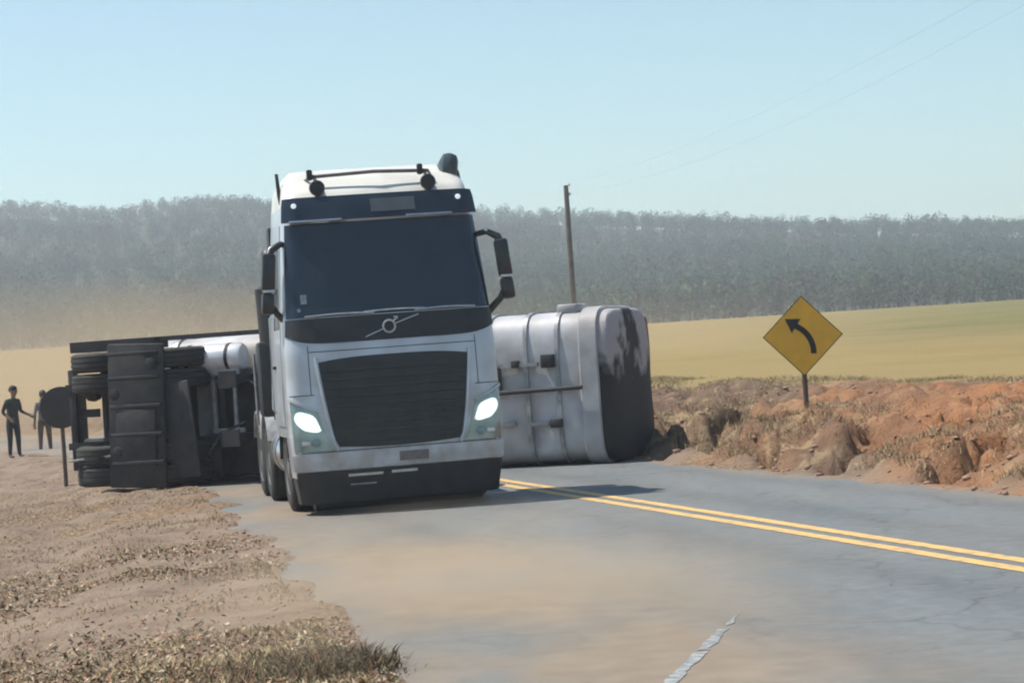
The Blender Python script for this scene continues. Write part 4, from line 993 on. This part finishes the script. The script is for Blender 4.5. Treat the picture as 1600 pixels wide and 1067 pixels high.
def samp_left(n):
    y = rng.uniform(10.5, 62, n) ** 1.0; y = 10.5 + (y - 10.5) * rng.random(n) ** 0.7
    x = road_l(y) - 0.1 - rng.random(n) ** 1.3 * (2.5 + 0.30 * y)
    k = fbm(x * 0.7, y * 0.7, 71, 4) + 0.22 * (y < 15.5)
    q = k > 0.5 + rng.normal(size=n) * 0.05
    return np.stack([x, y], 1)[q]
field_of_grass('dry_grass', 'short dry grass and leaf litter on the dirt verge', 170000, samp_left, 0.012, 0.06, 0.0018, 0.0055, DRY)
def samp_right(n):
    y = rng.uniform(16, 62, n); dr = 0.3 + rng.random(n) ** 1.1 * 7.5; x = road_r(y) + dr
    k = fbm(x * 0.6, y * 0.6, 81, 4); q = k > 0.49 + 0.025 * np.maximum(x - 4, 0) + rng.normal(size=n) * 0.04
    return np.stack([x, y], 1)[q]
field_of_grass('dry_scrub', 'dry brown scrub on the dirt bank beside the road', 230000, samp_right, 0.02, 0.13, 0.0018, 0.006, DRY)

def clods(name, label, n, sampler, smin, smax, material):
    P = sampler(n); N = len(P); z = ground_h(P[:, 0], P[:, 1])
    ph = (1 + 5 ** .5) / 2
    ico = np.array([[-1, ph, 0], [1, ph, 0], [-1, -ph, 0], [1, -ph, 0], [0, -1, ph], [0, 1, ph], [0, -1, -ph], [0, 1, -ph], [ph, 0, -1], [ph, 0, 1], [-ph, 0, -1], [-ph, 0, 1]]) / 1.9
    fo = np.array([[0, 11, 5], [0, 5, 1], [0, 1, 7], [0, 7, 10], [0, 10, 11], [1, 5, 9], [5, 11, 4], [11, 10, 2], [10, 7, 6], [7, 1, 8], [3, 9, 4], [3, 4, 2], [3, 2, 6], [3, 6, 8], [3, 8, 9], [4, 9, 5], [2, 4, 11], [6, 2, 10], [8, 6, 7], [9, 8, 1]])
    s = smin + (smax - smin) * rng.random(N) ** 3
    V = ico[None] * s[:, None, None] * rng.uniform(0.6, 1.3, (N, 12, 1)) * np.stack([rng.uniform(.8, 1.5, N), rng.uniform(.8, 1.5, N), rng.uniform(.5, .9, N)], 1)[:, None, :]
    V = V + np.stack([P[:, 0], P[:, 1], z + s * 0.2], 1)[:, None, :]
    o = mesh_np(name, V.reshape(-1, 3), (fo[None] + (np.arange(N) * 12)[:, None, None]).reshape(-1, 3), material)
    o['kind'] = 'stuff'; o['label'] = label
def samp_cl(n):
    y = rng.uniform(10.5, 45, n); x = road_l(y) + 0.15 - rng.random(n) ** 1.5 * 6; return np.stack([x, y], 1)
clods('dirt_clods', 'small stones and clods on the dirt verge', 5000, samp_cl, 0.004, 0.022, CLODM)
def samp_cr(n):
    y = rng.uniform(17, 50, n); x = road_r(y) - 0.05 + rng.random(n) ** 1.2 * 5; return np.stack([x, y], 1)
clods('bank_clods', 'clods of brown earth on the cut bank', 2600, samp_cr, 0.008, 0.05, CLODM)

def clump(loc, n, h, spread, pal, label):
    P = np.array(loc)[None] + rng.normal(size=(n, 2)) * spread
    o_, f_, c_ = blades(P, (0.15 + 0.85 * rng.random(n) ** 2) * h, rng.uniform(0.002, 0.009, n), rng.uniform(0.4, 2.0, n), tint_pick(n, pal))
    z = gz(*loc); V = o_ - np.array([[loc[0], loc[1], z]])
    o = mesh_np('grass_clump', V, f_, GM); cattr(o, 'tint', np.concatenate([c_, np.ones((len(V), 1))], 1)); o.location = (loc[0], loc[1], z)
    tag(o, label, 'grass', 'grass clumps on the verge')
DARKG = [[0.06, 0.065, 0.03], [0.10, 0.06, 0.04], [0.045, 0.04, 0.025], [0.13, 0.11, 0.05], [0.11, 0.045, 0.03]]
MIXG = DARKG + DARKG + DRY[:3]
clump((-1.00, 13.0), 1500, 0.17, 0.20, DARKG + DARKG[:2], 'dark green grass clump at the road edge nearest the viewer')
clump((-1.45, 13.2), 1300, 0.14, 0.26, MIXG, 'reddish dark grass clump just left of the dark green one')
clump((-1.80, 13.9), 900, 0.11, 0.25, DRY, 'straw coloured grass clump behind the dark roadside clumps')
def leaf_litter(n):
    y = 10.8 + rng.random(n) ** 1.4 * 13; x = road_l(y) + 0.05 - rng.random(n) ** 0.9 * (1.6 + 0.22 * y)
    k = fbm(x * 0.8, y * 0.8, 171, 4) + 0.16 * (y < 15.5); q = k > 0.5 + rng.normal(size=n) * 0.06
    x, y = x[q], y[q]; N = len(x); z = ground_h(x, y) + rng.uniform(0.003, 0.02, N)
    a = rng.uniform(0, 2 * np.pi, N); L_ = rng.uniform(0.008, 0.03, N); W_ = L_ * rng.uniform(0.25, 0.5, N)
    d = np.stack([np.cos(a), np.sin(a), rng.normal(size=N) * 0.5], 1) * L_[:, None]; e = np.stack([-np.sin(a), np.cos(a), rng.normal(size=N) * 0.5], 1) * W_[:, None]
    c = np.stack([x, y, z], 1); V = np.stack([c - d, c + e, c + d, c - e], 1).reshape(-1, 3)
    o = mesh_np('leaf_litter', V, np.arange(len(V)).reshape(-1, 4), GM)
    cc = np.repeat(tint_pick(N, [[0.36, 0.27, 0.16], [0.20, 0.13, 0.08], [0.06, 0.045, 0.035], [0.46, 0.38, 0.26], [0.28, 0.13, 0.08], [0.10, 0.09, 0.045]]), 4, 0)
    cattr(o, 'tint', np.concatenate([cc, np.ones((len(V), 1))], 1)); o['kind'] = 'stuff'; o['label'] = 'dead leaves and twigs scattered over the dirt verge'
leaf_litter(60000)

# ------------------------------------------------------------------ dust and haze
def volume_box(name, lo, hi, label=None):
    m = MB(); m.box([(a + b) / 2 for a, b in zip(lo, hi)], [b - a for a, b in zip(lo, hi)])
    o = m.build(name, None, smooth=False); o['kind'] = 'stuff'
    if label: o['label'] = label
    return o
hz_o = volume_box('haze', (-1500, -800, -8), (1500, 1600, 92), 'thin pale haze over the whole valley')
hm = bpy.data.materials.new('haze_air'); hm.use_nodes = True
n = hm.node_tree; n.nodes.remove(n.nodes['Principled BSDF'])
pv = n.nodes.new('ShaderNodeVolumePrincipled'); pv.inputs['Color'].default_value = (0.86, 0.92, 1.0, 1); pv.inputs['Density'].default_value = 0.00064; pv.inputs['Anisotropy'].default_value = 0.35
n.links.new(pv.outputs[0], n.nodes['Material Output'].inputs['Volume'])
hz_o.data.materials.append(hm)

def dust_cloud(name, label, c, rad, dens, nscale, col, seed):
    bm = bmesh.new(); bmesh.ops.create_icosphere(bm, subdivisions=3, radius=1.0)
    me = bpy.data.meshes.new(name); bm.to_mesh(me); bm.free()
    o = bpy.data.objects.new(name, me); COL.objects.link(o); o.location = c; o.scale = rad
    o['kind'] = 'stuff'; o['label'] = label
    m_ = bpy.data.materials.new(name + '_air'); m_.use_nodes = True; n = m_.node_tree; L = n.links; n.nodes.remove(n.nodes['Principled BSDF'])
    v = n.nodes.new('ShaderNodeVolumePrincipled'); v.inputs['Color'].default_value = (*col, 1); v.inputs['Anisotropy'].default_value = 0.2
    tc = n.nodes.new('ShaderNodeTexCoord')
    ln = n.nodes.new('ShaderNodeVectorMath'); ln.operation = 'LENGTH'; L.new(tc.outputs['Object'], ln.inputs[0])
    fr = n.nodes.new('ShaderNodeMapRange'); L.new(ln.outputs['Value'], fr.inputs[0]); fr.inputs[1].default_value = 0.97; fr.inputs[2].default_value = 0.15
    nz = n.nodes.new('ShaderNodeTexNoise'); nz.noise_dimensions = '4D'; nz.inputs['W'].default_value = seed; nz.inputs['Scale'].default_value = nscale; nz.inputs['Detail'].default_value = 3
    L.new(tc.outputs['Object'], nz.inputs['Vector'])
    nr = n.nodes.new('ShaderNodeMapRange'); L.new(nz.outputs['Fac'], nr.inputs[0]); nr.inputs[1].default_value = 0.38; nr.inputs[2].default_value = 0.66
    mu = n.nodes.new('ShaderNodeMath'); mu.operation = 'MULTIPLY'; L.new(fr.outputs[0], mu.inputs[0]); L.new(nr.outputs[0], mu.inputs[1])
    m2 = n.nodes.new('ShaderNodeMath'); m2.operation = 'MULTIPLY'; L.new(mu.outputs[0], m2.inputs[0]); m2.inputs[1].default_value = dens
    L.new(m2.outputs[0], v.inputs['Density']); L.new(v.outputs[0], n.nodes['Material Output'].inputs['Volume'])
    me.materials.append(m_)
    return o
dust_cloud('dust_cloud', 'pale brown dust drifting low over the near lane', (-0.4, 15.6, 0.15), (2.5, 5.0, 0.60), 0.34, 2.2, (0.80, 0.65, 0.48), 1.7)
dust_cloud('dust_cloud', 'beige dust hanging behind the overturned trailer', (-16.0, 88.0, 0.5), (34.0, 36.0, 5.2), 0.034, 1.5, (0.76, 0.60, 0.42), 5.2)
dust_cloud('dust_cloud', 'thick tan dust at the far left behind the two people', (-15.5, 77.0, 1.5), (13.0, 17.0, 4.2), 0.060, 1.3, (0.74, 0.58, 0.40), 9.1)
